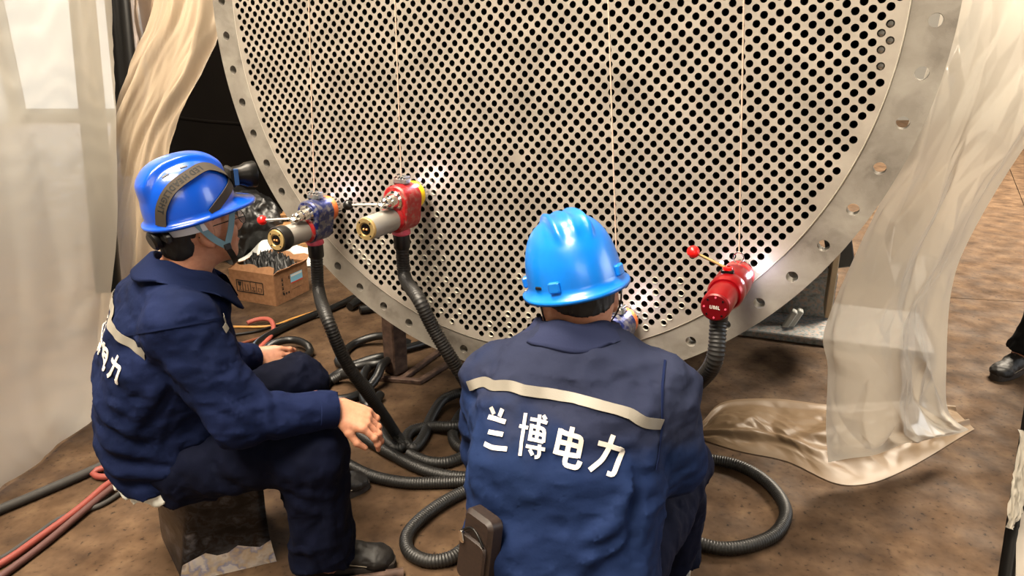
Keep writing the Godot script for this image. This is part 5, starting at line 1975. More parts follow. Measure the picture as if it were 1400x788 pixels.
# ---------- the seated worker ----------
func seated_worker() -> void:
	var root := thing("person", "worker in navy overalls sitting on the steel block, his face turned to the tools", "person", Vector3(-0.9, 0, -1.95))
	var fwd := Vector3(0.866, 0, -0.5)
	var side := Vector3(0.5, 0, 0.866)          # his right
	var hx := frame(Vector3(-0.838, 1.105, -1.936), Vector3(0.74, 0.14, -0.67), Vector3(-0.05, 1, 0.03))
	var neck := Vector3(-0.882, 0.955, -1.91)
	# joints
	var sh_r := Vector3(-0.842, 0.885, -1.765)
	var el_r := Vector3(-0.715, 0.64, -1.735)
	var wr_r := Vector3(-0.492, 0.602, -1.845)
	var sh_l := Vector3(-0.955, 0.885, -2.06)
	var el_l := Vector3(-0.925, 0.60, -2.16)
	var wr_l := Vector3(-0.868, 0.562, -2.275)
	var kn_r := Vector3(-0.565, 0.468, -1.85)
	var an_r := Vector3(-0.585, 0.09, -1.885)
	var kn_l := Vector3(-0.70, 0.505, -2.215)
	var an_l := Vector3(-0.71, 0.09, -2.2)
	var spine := [Vector3(-1.005, 0.36, -1.965), Vector3(-1.022, 0.50, -1.975), Vector3(-1.0, 0.655, -1.96), Vector3(-0.955, 0.79, -1.937), Vector3(-0.912, 0.885, -1.917), Vector3(-0.886, 0.965, -1.907)]
	var wide := [Vector2(0.2, 0.175), Vector2(0.21, 0.185), Vector2(0.212, 0.17), Vector2(0.205, 0.15), Vector2(0.165, 0.115), Vector2(0.078, 0.075)]
	# body
	var body := Soup.new()
	var b := Blob.new(Vector3(-1.25, 0.0, -2.4), Vector3(-0.4, 1.05, -1.6), 0.02)
	for k in 5:
		b.limb(spine[k] + Vector3(0, 0.1 if k == 0 else 0.0, 0), spine[k + 1] + Vector3(0, 0.02, 0), side, wide[k] * 0.8, wide[k + 1] * 0.8, 0.04)
	for q in [[sh_r, el_r, 0.06, 0.048], [el_r, wr_r, 0.045, 0.028], [sh_l, el_l, 0.06, 0.048], [el_l, wr_l, 0.045, 0.028], [spine[0] + side * 0.09 + Vector3(0, 0.07, 0), kn_r, 0.08, 0.06], [kn_r, an_r, 0.058, 0.04], [spine[0] - side * 0.09 + Vector3(0, 0.07, 0), kn_l, 0.08, 0.06], [kn_l, an_l, 0.058, 0.04], [an_r, an_r + Vector3(0.03, -0.045, 0), 0.034, 0.03], [an_l, an_l + Vector3(0.03, -0.045, -0.02), 0.034, 0.03]]:
		b.cone(q[0], q[1], q[2], q[3], 0.04)
	b.net(body)
	head_into(body, hx, neck)
	hand_into(body, wr_r + Vector3(0.012, -0.002, -0.004), Vector3(0.9, -0.42, 0.02), Vector3(0.5, 0.75, 0.35), 1.0, [0.5, 0.62, 0.72, 0.8, 0.7], 1.0)
	hand_into(body, wr_l + Vector3(0.01, -0.005, -0.01), Vector3(0.95, -0.06, -0.12), Vector3(0.1, 0.6, 0.75), 1.0, [0.5, 0.55, 0.6, 0.65, 0.3], 1.0)
	obj("body", body.mesh(), mats["skin"], root)
	eyes(root, hx)
	hair(root, hx, -0.058)
	# jacket
	b = Blob.new(Vector3(-1.3, 0.26, -2.38), Vector3(-0.42, 1.04, -1.58), 0.0105)
	for k in 5:
		b.limb(spine[k], spine[k + 1], side, wide[k], wide[k + 1], 0.05, k == 0, k == 4, 0.55 if k < 4 else 0.2)
	b.limb(spine[4] + Vector3(0, 0.012, 0), sh_r + Vector3(0, 0.005, 0), fwd, Vector2(0.09, 0.07), Vector2(0.078, 0.072), 0.05)
	b.limb(spine[4] + Vector3(0, 0.012, 0), sh_l + Vector3(0, 0.005, 0), fwd, Vector2(0.09, 0.07), Vector2(0.078, 0.072), 0.05)
	b.cone(sh_r, el_r, 0.096, 0.078, 0.03)
	b.cone(el_r, wr_r, 0.074, 0.046, 0.025, false, true)
	b.cone(sh_l, el_l, 0.083, 0.068, 0.03)
	b.cone(el_l, wr_l, 0.066, 0.045, 0.025, false, true)
	# creases: under the arm, across the waist, at the elbow, along the forearm
	for q in [[Vector3(-0.87, 0.79, -1.74), Vector3(-0.99, 0.62, -1.77), 0.02, 0.016], [Vector3(-0.85, 0.74, -1.72), Vector3(-0.93, 0.56, -1.75), 0.016, 0.012], [Vector3(-1.14, 0.57, -1.88), Vector3(-0.93, 0.50, -1.77), 0.02, 0.014], [Vector3(-1.16, 0.50, -1.9), Vector3(-0.92, 0.44, -1.78), 0.018, 0.014], [Vector3(-1.17, 0.44, -1.93), Vector3(-1.0, 0.39, -1.8), 0.018, 0.014], [Vector3(-1.12, 0.68, -1.86), Vector3(-0.98, 0.58, -1.77), 0.016, 0.009],
			[Vector3(-0.79, 0.70, -1.675), Vector3(-0.7, 0.585, -1.69), 0.014, 0.012], [Vector3(-0.75, 0.73, -1.70), Vector3(-0.66, 0.63, -1.70), 0.013, 0.01], [Vector3(-0.7, 0.69, -1.78), Vector3(-0.62, 0.6, -1.72), 0.012, 0.01], [Vector3(-0.66, 0.585, -1.71), Vector3(-0.53, 0.575, -1.80), 0.011, 0.008], [Vector3(-0.63, 0.66, -1.76), Vector3(-0.54, 0.63, -1.79), 0.011, 0.007], [Vector3(-0.86, 0.85, -1.68), Vector3(-0.78, 0.72, -1.67), 0.018, 0.006], [Vector3(-0.76, 0.83, -1.82), Vector3(-0.72, 0.68, -1.8), 0.014, 0.01]]:
		b.crease(q[0], q[1], q[2], q[3] * 0.9)
		b.crease(q[0], q[1], q[2] * 0.8, -q[3] * 0.7, Vector3(0, -q[2] * 1.7, 0))
	b.rough(11, Vector3(0.16, 0.1, 0.16), 0.012)
	b.rough(13, Vector3(0.07, 0.05, 0.07), 0.004, true)
	var s := Soup.new()
	b.net(s)
	var jacket := obj("jacket", s.mesh(), mats["navy work cloth"], root)
	collar(jacket, frame(neck + Vector3(-0.004, 0.008, 0.0), fwd + Vector3(0, -0.35, 0), Vector3(0.25, 1, -0.14)), 0.068, 0.072, 0.05, mats["navy work cloth"])
	# tape, print and seams on the back and shoulder
	var up := Vector3.UP
	var back := -fwd
	var c := spine[3] as Vector3
	var st := begin()
	strip_on(st, b, c, side, up, back, [Vector2(-0.19, 0.115), Vector2(-0.1, 0.105), Vector2(0.0, 0.092), Vector2(0.1, 0.07), Vector2(0.165, 0.048), Vector2(0.205, 0.028)], 0.023, 0.001, 0.006, 7)
	obj("reflective_stripe", done(st), mats["reflective tape"], jacket)
	var places := []
	for k in 4:
		var mid := Vector2(-0.11, 0.02).lerp(Vector2(0.13, -0.02), k / 3.0)
		places.append([mid - Vector2(0.03, -0.005), mid + Vector2(0.03, -0.005)])
	lettering(jacket, b, c, side, up, back, places, Vector2(0.062, 0.068))
	st = begin()
	var arm := (el_r - sh_r).normalized()
	for ring in [[sh_r + arm * 0.0, arm]]:
		var line := PackedVector3Array()
		var nr := PackedVector3Array()
		var ux := fwd
		var uy := arm.cross(ux).normalized()
		for k in 22:
			var a := -2.3 + 4.2 * k / 21.0
			var dir := (uy * cos(a) + ux * sin(a)).normalized()
			var p := b.hit((ring[0] as Vector3) + dir * 0.3, -dir, 0.5)
			line.append(p + dir * 0.001)
			nr.append(dir)
		ribbon(st, line, nr, 0.006, 0.002)
	obj("shoulder_seam", done(st), mats["navy work cloth"], jacket)
	st = begin()
	for k in 2:
		var d := ray(305 + k * 2, 436 + k * 13).normalized()
		var p0 := b.hit(EYE + d, d, 2.0)
		var nn := b.slope(p0)
		var al := (nn.cross(Vector3.UP)).normalized()
		ribbon(st, PackedVector3Array([p0 - al * 0.016 + nn * 0.003, p0 + nn * 0.004, p0 + al * 0.016 + nn * 0.003]), PackedVector3Array([nn, nn, nn]), 0.018, 0.0015)
	obj("chest_tag", done(st), mats["reflective tape"], jacket)
	st = begin()
	var fa := (wr_r - el_r).normalized()
	lathe(st, [Vector2(0.04, 0.0), Vector2(0.0485, 0.0), Vector2(0.051, -0.01), Vector2(0.053, -0.05), Vector2(0.05, -0.052)], frame(wr_r + fa * 0.004, fa), 28)
	obj("cuff", done(st), mats["navy work cloth"], jacket)
	st = begin()
	fa = (wr_l - el_l).normalized()
	lathe(st, [Vector2(0.04, 0.0), Vector2(0.0485, 0.0), Vector2(0.051, -0.01), Vector2(0.053, -0.05), Vector2(0.05, -0.052)], frame(wr_l + fa * 0.004, fa), 28)
	obj("cuff", done(st), mats["navy work cloth"], jacket)
	# shirt tail below the hem
	b = Blob.new(Vector3(-1.26, 0.27, -2.2), Vector3(-0.8, 0.45, -1.72), 0.011)
	b.limb(Vector3(-1.012, 0.318, -1.955), Vector3(-1.012, 0.42, -1.965), side, Vector2(0.2, 0.168), Vector2(0.2, 0.17), 0.02, true)
	b.rough(4, Vector3(0.06, 0.3, 0.06), 0.012)
	s = Soup.new()
	b.net(s)
	obj("shirt_tail", s.mesh(), mats["white shirt"], root)
	# trousers
	b = Blob.new(Vector3(-1.24, 0.02, -2.4), Vector3(-0.42, 0.66, -1.66), 0.0115)
	b.limb(Vector3(-0.985, 0.328, -1.965), Vector3(-0.985, 0.47, -1.965), side, Vector2(0.185, 0.155), Vector2(0.18, 0.14), 0.03, true)
	b.cone(Vector3(-0.935, 0.432, -1.86), kn_r, 0.108, 0.09, 0.04)
	b.limb(kn_r, an_r + Vector3(0.012, -0.02, 0), fwd, Vector2(0.092, 0.085), Vector2(0.095, 0.08), 0.03, false, true)
	b.cone(Vector3(-0.975, 0.432, -2.06), kn_l, 0.1, 0.088, 0.04)
	b.limb(kn_l, an_l + Vector3(0, -0.02, 0), fwd, Vector2(0.086, 0.08), Vector2(0.09, 0.08), 0.03, false, true)
	for q in [[Vector3(-0.9, 0.5, -1.8), Vector3(-0.76, 0.36, -1.78), 0.018, 0.012], [Vector3(-0.82, 0.52, -1.81), Vector3(-0.7, 0.38, -1.77), 0.016, 0.01], [Vector3(-0.65, 0.5, -1.78), Vector3(-0.62, 0.34, -1.79), 0.015, 0.014], [Vector3(-0.64, 0.42, -1.78), Vector3(-0.53, 0.36, -1.79), 0.013, 0.012], [Vector3(-0.65, 0.36, -1.79), Vector3(-0.53, 0.30, -1.8), 0.013, 0.01], [Vector3(-0.66, 0.15, -1.81), Vector3(-0.54, 0.19, -1.81), 0.014, 0.012], [Vector3(-0.52, 0.4, -1.8), Vector3(-0.53, 0.16, -1.81), 0.014, 0.012], [Vector3(-0.6, 0.3, -1.79), Vector3(-0.63, 0.14, -1.8), 0.013, 0.008]]:
		b.crease(q[0], q[1], q[2], q[3])
	b.rough(17, Vector3(0.1, 0.14, 0.1), 0.014)
	b.rough(18, Vector3(0.05, 0.06, 0.05), 0.004, true)
	s = Soup.new()
	b.net(s)
	obj("trousers", s.mesh(), mats["dark navy work cloth"], root)
	shoe(root, "shoe", on_ground(415, 775), Vector3(1, 0, 0.0), mats["shoe leather"], mats["shoe sole"])
	shoe(root, "shoe", on_ground(398, 700), Vector3(0.85, 0, -0.55), mats["shoe leather"], mats["shoe sole"])
	# glasses
	st = begin()
	for sx in [-1.0, 1.0]:
		for k in 16:
			var a0 := TAU * k / 16.0
			var a1 := TAU * (k + 1) / 16.0
			rod(st, hx * Vector3(0.034 * sx + cos(a0) * 0.026, -0.004 + sin(a0) * 0.019, 0.108), hx * Vector3(0.034 * sx + cos(a1) * 0.026, -0.004 + sin(a1) * 0.019, 0.108), 0.0012, 5)
		rod(st, hx * Vector3(0.06 * sx, 0.002, 0.106), hx * Vector3(0.078 * sx, 0.006, 0.0), 0.0014, 5)
		rod(st, hx * Vector3(0.078 * sx, 0.006, 0.0), hx * Vector3(0.08 * sx, -0.012, -0.03), 0.0016, 5)
	rod(st, hx * Vector3(-0.009, 0.0, 0.109), hx * Vector3(0.009, 0.0, 0.109), 0.0012, 5)
	var gl := obj("glasses", done(st), mats["dark metal"], root)
	for sx in [-1.0, 1.0]:
		st = begin()
		lathe(st, [Vector2(0.0, 0.0), Vector2(0.0255, 0.0), Vector2(0.0255, 0.0012), Vector2(0.0, 0.0014)], hx * Transform3D(Basis().scaled(Vector3(1, 0.73, 1)), Vector3(0.034 * sx, -0.004, 0.1075)), 20)
		obj("lens", done(st), mats["clear lens"], gl)
	# helmet with its straps and lamp
	var sh := Shell.new()
	sh.xf = frame(hx * Vector3(0, 0.046, -0.004), hx.basis * Vector3(0, 0.06, 1.0), hx.basis.y)
	sh.rx = 0.102
	sh.rz = 0.118
	sh.h = 0.134
	var hat := helmet("shiny blue hard hat with a headlamp strap, on the seated worker's head", sh, mats["helmet blue"])
	# vent slots beside the crest
	st = begin()
	for sx in [-1.0, 1.0]:
		for k in 3:
			var a: float = [2.2, 1.55, 0.95][k] * sx * -1.0
			var e: float = [1.0, 1.12, 1.0][k]
			var p := sh.at(a, e)
			var n := (sh.at(a, e, 0.01) - p).normalized()
			var ln := (sh.xf.basis.z - n * sh.xf.basis.z.dot(n)).normalized()
			st = begin()
			box(st, Transform3D(Basis(n.cross(ln), n, ln), p), Vector3(0.006, 0.003, 0.019), 0.001)
			obj("vent_slot", done(st), mats["black plastic"], hat)
	# webbing: [angle, height] round the wearer's right side (negative angles)
	var band := func(list: Array, width: float, called: String, m: Material) -> Array:
		var pts := []
		for q in list:
			pts.append(sh.at(q[0], q[1], 0.0025))
		var line := spline(pts, 0.006)
		var nr := PackedVector3Array()
		for k in line.size():
			nr.append((line[k] - (sh.xf * Vector3(0, 0.02, 0))).normalized())
		var bt := begin()
		ribbon(bt, line, nr, width, 0.0018)
		var o := obj(called, done(bt), m, hat)
		return [line, nr, o]
	var b1: Array = band.call([[-2.55, -0.02], [-2.4, 0.3], [-2.1, 0.62], [-1.55, 0.84], [-0.95, 0.88], [-0.5, 0.6], [-0.2, 0.4], [0.0, 0.34]], 0.03, "strap", mats["strap webbing"])
	var line: PackedVector3Array = b1[0]
	var nr: PackedVector3Array = b1[1]
	var put := func(p: Vector3) -> Vector3:
		var along := clampf((0.36 - p.x / (line.size() * 0.006)) * (line.size() - 1), 0.0, line.size() - 1.001)
		var i := int(along)
		var f := along - i
		var t := (line[i + 1] - line[i]).normalized()
		var n := nr[i].lerp(nr[i + 1], f)
		return line[i].lerp(line[i + 1], f) + t.cross(n).normalized() * p.y + n * (0.0022 + p.z)
	obj("strap_print", words("LED HEADLIGHT", 0.0165, "Droid Sans", put, 0.0006, true), mats["strap print"], b1[2])
	band.call([[-0.12, 0.34], [-0.45, 0.27], [-0.85, 0.2], [-1.25, 0.08], [-1.45, -0.02]], 0.024, "strap", mats["strap webbing"])
	band.call([[0.12, 0.34], [0.45, 0.27], [0.85, 0.2], [1.25, 0.08], [1.45, -0.02]], 0.024, "strap", mats["strap webbing"])
	# headlamp over the brow
	var lx := frame(sh.at(-0.06, 0.34, 0.006), sh.xf.basis * Vector3(-0.1, -0.22, 1.0), sh.xf.basis.y)
	st = begin()
	box(st, lx * Transform3D(Basis(), Vector3(0, 0, 0.006)), Vector3(0.07, 0.05, 0.014), 0.004)
	var lamp := obj("headlamp", done(st), mats["dark metal"], hat)
	st = begin()
	lathe(st, [Vector2(0.0, 0.0), Vector2(0.024, 0.0), Vector2(0.026, 0.02), Vector2(0.033, 0.036), Vector2(0.036, 0.056), Vector2(0.035, 0.06), Vector2(0.031, 0.06), Vector2(0.027, 0.053), Vector2(0.0, 0.053)], lx * Transform3D(Basis(), Vector3(0, 0, 0.012)), 28)
	obj("lamp_barrel", done(st), mats["dark metal"], lamp)
	st = begin()
	lathe(st, [Vector2(0.0, 0.058), Vector2(0.028, 0.057), Vector2(0.0305, 0.054)], lx * Transform3D(Basis(), Vector3(0, 0, 0.012)), 28)
	obj("lamp_glass", done(st), mats["clear lens"], lamp)
	st = begin()
	box(st, lx * Transform3D(Basis(), Vector3(-0.034, 0.002, 0.012)), Vector3(0.004, 0.044, 0.012), 0.001)
	obj("lamp_bracket", done(st), mat("bracket blue", Color(0.16, 0.3, 0.5), 0.4), lamp)
	# lining and size knob at the nape
	st = begin()
	sheet(st, 40, 4, func(u: float, v: float) -> Vector3:
		var a := lerpf(1.7, TAU - 1.7, u)
		return sh.xf * Vector3(sin(a) * 0.096, -0.004 - 0.036 * v, cos(a) * 0.112 + 0.01 * v))
	obj("lining_band", done(st), mats["white plastic"], hat)
	st = begin()
	lathe(st, [Vector2(0.0, 0.0), Vector2(0.026, 0.0), Vector2(0.026, 0.012), Vector2(0.02, 0.017), Vector2(0.0, 0.017)], sh.xf * frame(Vector3(-0.018, -0.04, -0.112), Vector3(-0.1, -0.1, -1)), 24)
	obj("size_knob", done(st), mats["black plastic"], hat)
	st = begin()
	box(st, sh.xf * Transform3D(Basis(), Vector3(-0.055, -0.034, -0.098)), Vector3(0.05, 0.022, 0.016), 0.004)
	obj("knob_housing", done(st), mats["black plastic"], hat)
	# chin strap: two webs join below the ear and run under the chin
	var ear := [Vector3(-0.092, 0.03, -0.03), Vector3(-0.09, -0.02, 0.0), Vector3(-0.082, -0.056, 0.032)]
	var cheek := [Vector3(-0.086, 0.035, 0.07), Vector3(-0.083, -0.01, 0.055), Vector3(-0.082, -0.056, 0.032)]
	var chin := [Vector3(-0.082, -0.056, 0.032), Vector3(-0.07, -0.09, 0.045), Vector3(-0.035, -0.122, 0.058), Vector3(0.0, -0.13, 0.06), Vector3(0.035, -0.122, 0.058), Vector3(0.07, -0.09, 0.045), Vector3(0.082, -0.056, 0.032)]
	for w in [["chin_web", ear, "grey blue webbing", 0.017], ["chin_web", cheek, "grey blue webbing", 0.017], ["chin_strap", chin, "black plastic", 0.016]]:
		var pts := []
		for p in w[1]:
			pts.append(hx * (p as Vector3))
		var ln := spline(pts, 0.008)
		var ns := PackedVector3Array()
		for p in ln:
			var loc := hx.affine_inverse() * p
			ns.append((hx.basis * Vector3(loc.x, minf(loc.y + 0.06, 0.0), loc.z * 0.3)).normalized())
		st = begin()
		ribbon(st, ln, ns, w[3], 0.0016)
		obj(w[0], done(st), mats[w[2]], hat)
	st = begin()
	box(st, hx * frame(Vector3(-0.086, -0.056, 0.033), Vector3(-1, 0, 0.2)), Vector3(0.02, 0.016, 0.007), 0.002)
	obj("buckle", done(st), mats["black plastic"], hat)


# ---------- the crouching worker ----------
func crouching_worker() -> void:
	var root := thing("person", "crouching worker with white characters across the back of a faded navy jacket", "person", Vector3(0.13, 0, -1.5))
	var side := Vector3(0.962, -0.05, 0.262).normalized()      # his right
	var fwd := Vector3.UP.cross(side).normalized()
	var neck := deep(788, 448, 1.66)
	var hx := frame(deep(790, 408, 1.665), Vector3(-0.2, -0.2, -0.97), Vector3(-0.15, 1, 0))
	var spine := [deep(772, 850, 1.66), deep(768, 745, 1.63), deep(775, 640, 1.63), deep(785, 560, 1.645), deep(788, 512, 1.655), deep(789, 462, 1.665)]
	var wide := [Vector2(0.195, 0.17), Vector2(0.2, 0.17), Vector2(0.203, 0.165), Vector2(0.2, 0.15), Vector2(0.165, 0.115), Vector2(0.075, 0.072)]
	var sh_r := deep(902, 536, 1.62)
	var sh_l := deep(681, 520, 1.72)
	var el_r := deep(916, 630, 1.68)
	var wr_r := Vector3(0.305, 0.69, -1.74)
	var el_l := deep(668, 610, 1.86)
	var wr_l := Vector3(0.115, 0.70, -1.77)
	var hip_r := Vector3(0.255, 0.37, -1.45)
	var hip_l := Vector3(0.0, 0.37, -1.5)
	var kn_r := Vector3(0.455, 0.46, -1.79)
	var an_r := Vector3(0.485, 0.1, -1.86)
	var kn_l := Vector3(-0.045, 0.46, -1.9)
	var an_l := Vector3(-0.04, 0.1, -1.95)
	var body := Soup.new()
	var b := Blob.new(Vector3(-0.25, 0.0, -2.1), Vector3(0.62, 1.08, -1.2), 0.02)
	for k in 5:
		b.limb(spine[k] + Vector3(0, 0.1 if k == 0 else 0.0, 0), spine[k + 1] + Vector3(0, 0.02, 0), side, wide[k] * 0.8, wide[k + 1] * 0.8, 0.04)
	for q in [[sh_r, el_r, 0.06, 0.048], [el_r, wr_r, 0.045, 0.028], [sh_l, el_l, 0.06, 0.048], [el_l, wr_l, 0.045, 0.028], [hip_r + Vector3(0, 0.02, 0), kn_r, 0.08, 0.06], [kn_r, an_r, 0.058, 0.04], [hip_l, kn_l, 0.085, 0.06], [kn_l, an_l, 0.058, 0.04], [an_r, an_r + Vector3(0.02, -0.05, -0.1), 0.038, 0.03], [an_l, an_l + Vector3(0, -0.05, -0.1), 0.038, 0.03]]:
		b.cone(q[0], q[1], q[2], q[3], 0.04)
	b.net(body)
	head_into(body, hx, neck + Vector3(0, -0.02, 0))
	hand_into(body, wr_r + Vector3(-0.005, 0.005, -0.012), Vector3(-0.25, 0.12, -0.9), Vector3(0.95, 0.1, -0.2), 1.0, [0.55, 0.6, 0.65, 0.7, 0.6], 1.0)
	hand_into(body, wr_l + Vector3(0.005, 0.003, -0.012), Vector3(0.3, 0.1, -0.9), Vector3(-0.9, 0.2, -0.2), -1.0, [0.55, 0.6, 0.65, 0.7, 0.6], 1.0)
	obj("body", body.mesh(), mats["skin"], root)
	eyes(root, hx)
	hair(root, hx, 0.0)
	# jacket
	b = Blob.new(Vector3(-0.26, 0.22, -1.98), Vector3(0.56, 1.06, -1.18), 0.0105)
	for k in 5:
		b.limb(spine[k], spine[k + 1], side, wide[k], wide[k + 1], 0.05, k == 0, k == 4, 0.55 if k < 4 else 0.2)
	b.limb(spine[4] + Vector3(0, 0.01, 0), sh_r, fwd, Vector2(0.09, 0.07), Vector2(0.078, 0.072), 0.05)
	b.limb(spine[4] + Vector3(0, 0.01, 0), sh_l, fwd, Vector2(0.09, 0.07), Vector2(0.078, 0.072), 0.05)
	b.cone(sh_r, el_r, 0.085, 0.074, 0.03)
	b.cone(el_r, wr_r, 0.07, 0.046, 0.025, false, true)
	b.cone(sh_l, el_l, 0.085, 0.07, 0.03)
	b.cone(el_l, wr_l, 0.066, 0.046, 0.025, false, true)
	var back := -fwd
	# creases given across the back: [pixel-free places in (side, up) from the waist], laid on the cloth
	var c: Vector3 = spine[2]
	var up := Vector3.UP
	for q in [[-0.17, -0.10, 0.05, -0.2, 0.02, 0.016], [-0.1, -0.08, 0.14, -0.15, 0.02, 0.014], [-0.18, -0.17, 0.02, -0.25, 0.018, 0.016], [0.0, -0.17, 0.17, -0.10, 0.02, 0.018], [0.03, -0.22, 0.18, -0.15, 0.018, 0.016], [0.05, -0.1, 0.16, 0.0, 0.018, 0.012], [0.09, -0.05, 0.165, 0.09, 0.016, 0.016], [-0.17, -0.02, -0.1, -0.12, 0.016, 0.01], [-0.18, 0.1, -0.15, -0.04, 0.016, 0.01], [0.13, -0.12, 0.15, 0.03, 0.014, 0.012], [-0.02, -0.03, 0.1, -0.07, 0.02, 0.007], [-0.16, -0.24, 0.05, -0.29, 0.016, 0.014], [0.02, -0.29, 0.17, -0.22, 0.016, 0.014], [-0.18, -0.05, -0.08, -0.115, 0.016, 0.026], [-0.09, -0.11, 0.04, -0.15, 0.016, 0.026], [0.02, -0.15, 0.13, -0.12, 0.015, 0.022], [0.06, -0.04, 0.15, 0.02, 0.014, 0.018]]:
		var p0 := on_cloth(b, c, side, up, back, q[0], q[1])
		var p1 := on_cloth(b, c, side, up, back, q[2], q[3])
		b.crease(p0, p1, q[4], q[5] * 0.9)
		b.crease(p0, p1, q[4] * 0.8, -q[5] * 0.7, Vector3(0, -q[4] * 1.7, 0))
	for q in [[sh_r + Vector3(-0.02, -0.08, 0.07), el_r + Vector3(-0.05, 0.0, 0.05), 0.016, 0.014], [sh_r + Vector3(0.03, -0.06, 0.08), el_r + Vector3(0.0, 0.02, 0.07), 0.016, 0.008], [el_r + Vector3(-0.05, 0.0, 0.05), el_r + Vector3(0.05, 0.03, 0.05), 0.013, 0.012]]:
		b.crease(q[0], q[1], q[2], q[3])
	# the deep fold between sleeve and back
	b.crease(on_cloth(b, c, side, up, back, 0.158, 0.12), on_cloth(b, c, side, up, back, 0.165, -0.06), 0.012, -0.03)
	b.rough(21, Vector3(0.16, 0.1, 0.16), 0.012)
	b.rough(23, Vector3(0.07, 0.05, 0.07), 0.004, true)
	var s := Soup.new()
	b.net(s)
	# the cloth is bleached across the shoulders and keeps its blue below
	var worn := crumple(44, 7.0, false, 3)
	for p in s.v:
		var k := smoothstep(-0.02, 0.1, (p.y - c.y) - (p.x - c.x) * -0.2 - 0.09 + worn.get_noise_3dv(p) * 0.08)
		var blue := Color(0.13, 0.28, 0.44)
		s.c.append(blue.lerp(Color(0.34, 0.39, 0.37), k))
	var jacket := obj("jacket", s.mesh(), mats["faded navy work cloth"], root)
	collar(jacket, frame(neck + Vector3(0.0, -0.026, 0.008), fwd + Vector3(0, -0.3, 0), Vector3(0, 1, -0.25)), 0.067, 0.076, 0.044, mats["grey navy work cloth"])
	var local := func(px: float, py: float) -> Vector2:
		var d := ray(px, py).normalized()
		var h := b.hit(EYE + d, d, 1.5) - c
		return Vector2(h.dot(side) / side.dot(side), (h - side * h.dot(side)).y)
	var st := begin()
	var pts := []
	for q in [[645, 529], [665, 525], [700, 528], [760, 540], [820, 553], [870, 566], [910, 578]]:
		pts.append(local.call(q[0], q[1]))
	strip_on(st, b, c, side, up, back, pts, 0.0225, 0.001, 0.006, 7)
	obj("reflective_stripe", done(st), mats["reflective tape"], jacket)
	var places := []
	for q in [[683, 587, 3.5], [732, 598, 4.0], [783, 611, 4.5], [837, 620, 5.0]]:
		places.append([local.call(q[0] - 19, q[1] - q[2]), local.call(q[0] + 19, q[1] + q[2])])
	lettering(jacket, b, c, side, up, back, places, Vector2(0.057, 0.068))
	# seams: yoke edge above the tape, armhole
	st = begin()
	pts = []
	for q in [[918, 492], [913, 530], [911, 575], [905, 615], [900, 640]]:
		pts.append(local.call(q[0], q[1]))
	strip_on(st, b, c, side, up, back, pts, 0.005, 0.0016)
	obj("armhole_seam", done(st), mats["navy work cloth"], jacket)
	for q in [[wr_r, el_r], [wr_l, el_l]]:
		var fa: Vector3 = (q[0] - q[1]).normalized()
		st = begin()
		lathe(st, [Vector2(0.04, 0.0), Vector2(0.0485, 0.0), Vector2(0.051, -0.01), Vector2(0.053, -0.05), Vector2(0.05, -0.052)], frame((q[0] as Vector3) + fa * 0.004, fa), 28)
		obj("cuff", done(st), mats["navy work cloth"], jacket)
	# trousers
	b = Blob.new(Vector3(-0.26, 0.02, -2.1), Vector3(0.64, 0.62, -1.2), 0.0125)
	b.limb(Vector3(0.125, 0.243, -1.45), Vector3(0.125, 0.44, -1.45), side, Vector2(0.18, 0.15), Vector2(0.17, 0.14), 0.04, true)
	b.cone(hip_r, kn_r, 0.105, 0.088, 0.04)
	b.limb(kn_r, an_r, side, Vector2(0.085, 0.088), Vector2(0.075, 0.085), 0.03, false, true)
	b.cone(hip_l, kn_l, 0.105, 0.088, 0.04)
	b.limb(kn_l, an_l, side, Vector2(0.085, 0.088), Vector2(0.075, 0.085), 0.03, false, true)
	b.rough(27, Vector3(0.1, 0.12, 0.1), 0.014)
	b.rough(28, Vector3(0.05, 0.06, 0.05), 0.005, true)
	s = Soup.new()
	b.net(s)
	obj("trousers", s.mesh(), mats["dark navy work cloth"], root)
	var grey_shoe := mat("grey shoe cloth", Color(0.55, 0.54, 0.52), 0.8)
	shoe(root, "shoe", an_r * Vector3(1, 0, 1) + Vector3(0.0, 0, 0.05), Vector3(0.25, 0, -1), grey_shoe, mats["shoe sole"])
	shoe(root, "shoe", an_l * Vector3(1, 0, 1) + Vector3(0.0, 0, 0.05), Vector3(-0.1, 0, -1), grey_shoe, mats["shoe sole"])
	# dark mask with its ear loop
	st = begin()
	sheet(st, 30, 12, func(u: float, v: float) -> Vector3:
		var a := lerpf(-1.5, 1.5, u)
		var y := lerpf(-0.015, -0.118, v)
		var r := 0.079 - 0.012 * v
		return hx * Vector3(sin(a) * r, y, 0.028 + cos(a) * (0.085 - 0.02 * absf(v - 0.35))))
	obj("mask", done(st), mats["black cloth"], root)
	st = begin()
	for sx in [-1.0, 1.0]:
		tube(st, spline([hx * Vector3(0.076 * sx, -0.02, 0.03), hx * Vector3(0.088 * sx, 0.015, -0.012), hx * Vector3(0.092 * sx, 0.0, -0.03), hx * Vector3(0.085 * sx, -0.04, -0.015), hx * Vector3(0.072 * sx, -0.08, 0.03)], 0.006), 0.002, 6)
	obj("mask_loop", done(st), mats["black plastic"], root)
	# helmet
	var sh := Shell.new()
	sh.kind = 1
	sh.rx = 0.104
	sh.rz = 0.126
	sh.h = 0.147
	sh.xf = frame(hx * Vector3(0, 0.04, -0.002), hx.basis * Vector3(0, 0.02, 1.0), hx.basis * Vector3(0.05, 1, 0))
	var hat := helmet("matt sky blue hard hat with ribs over the crown, on the crouching worker's head", sh, mats["helmet sky blue"])
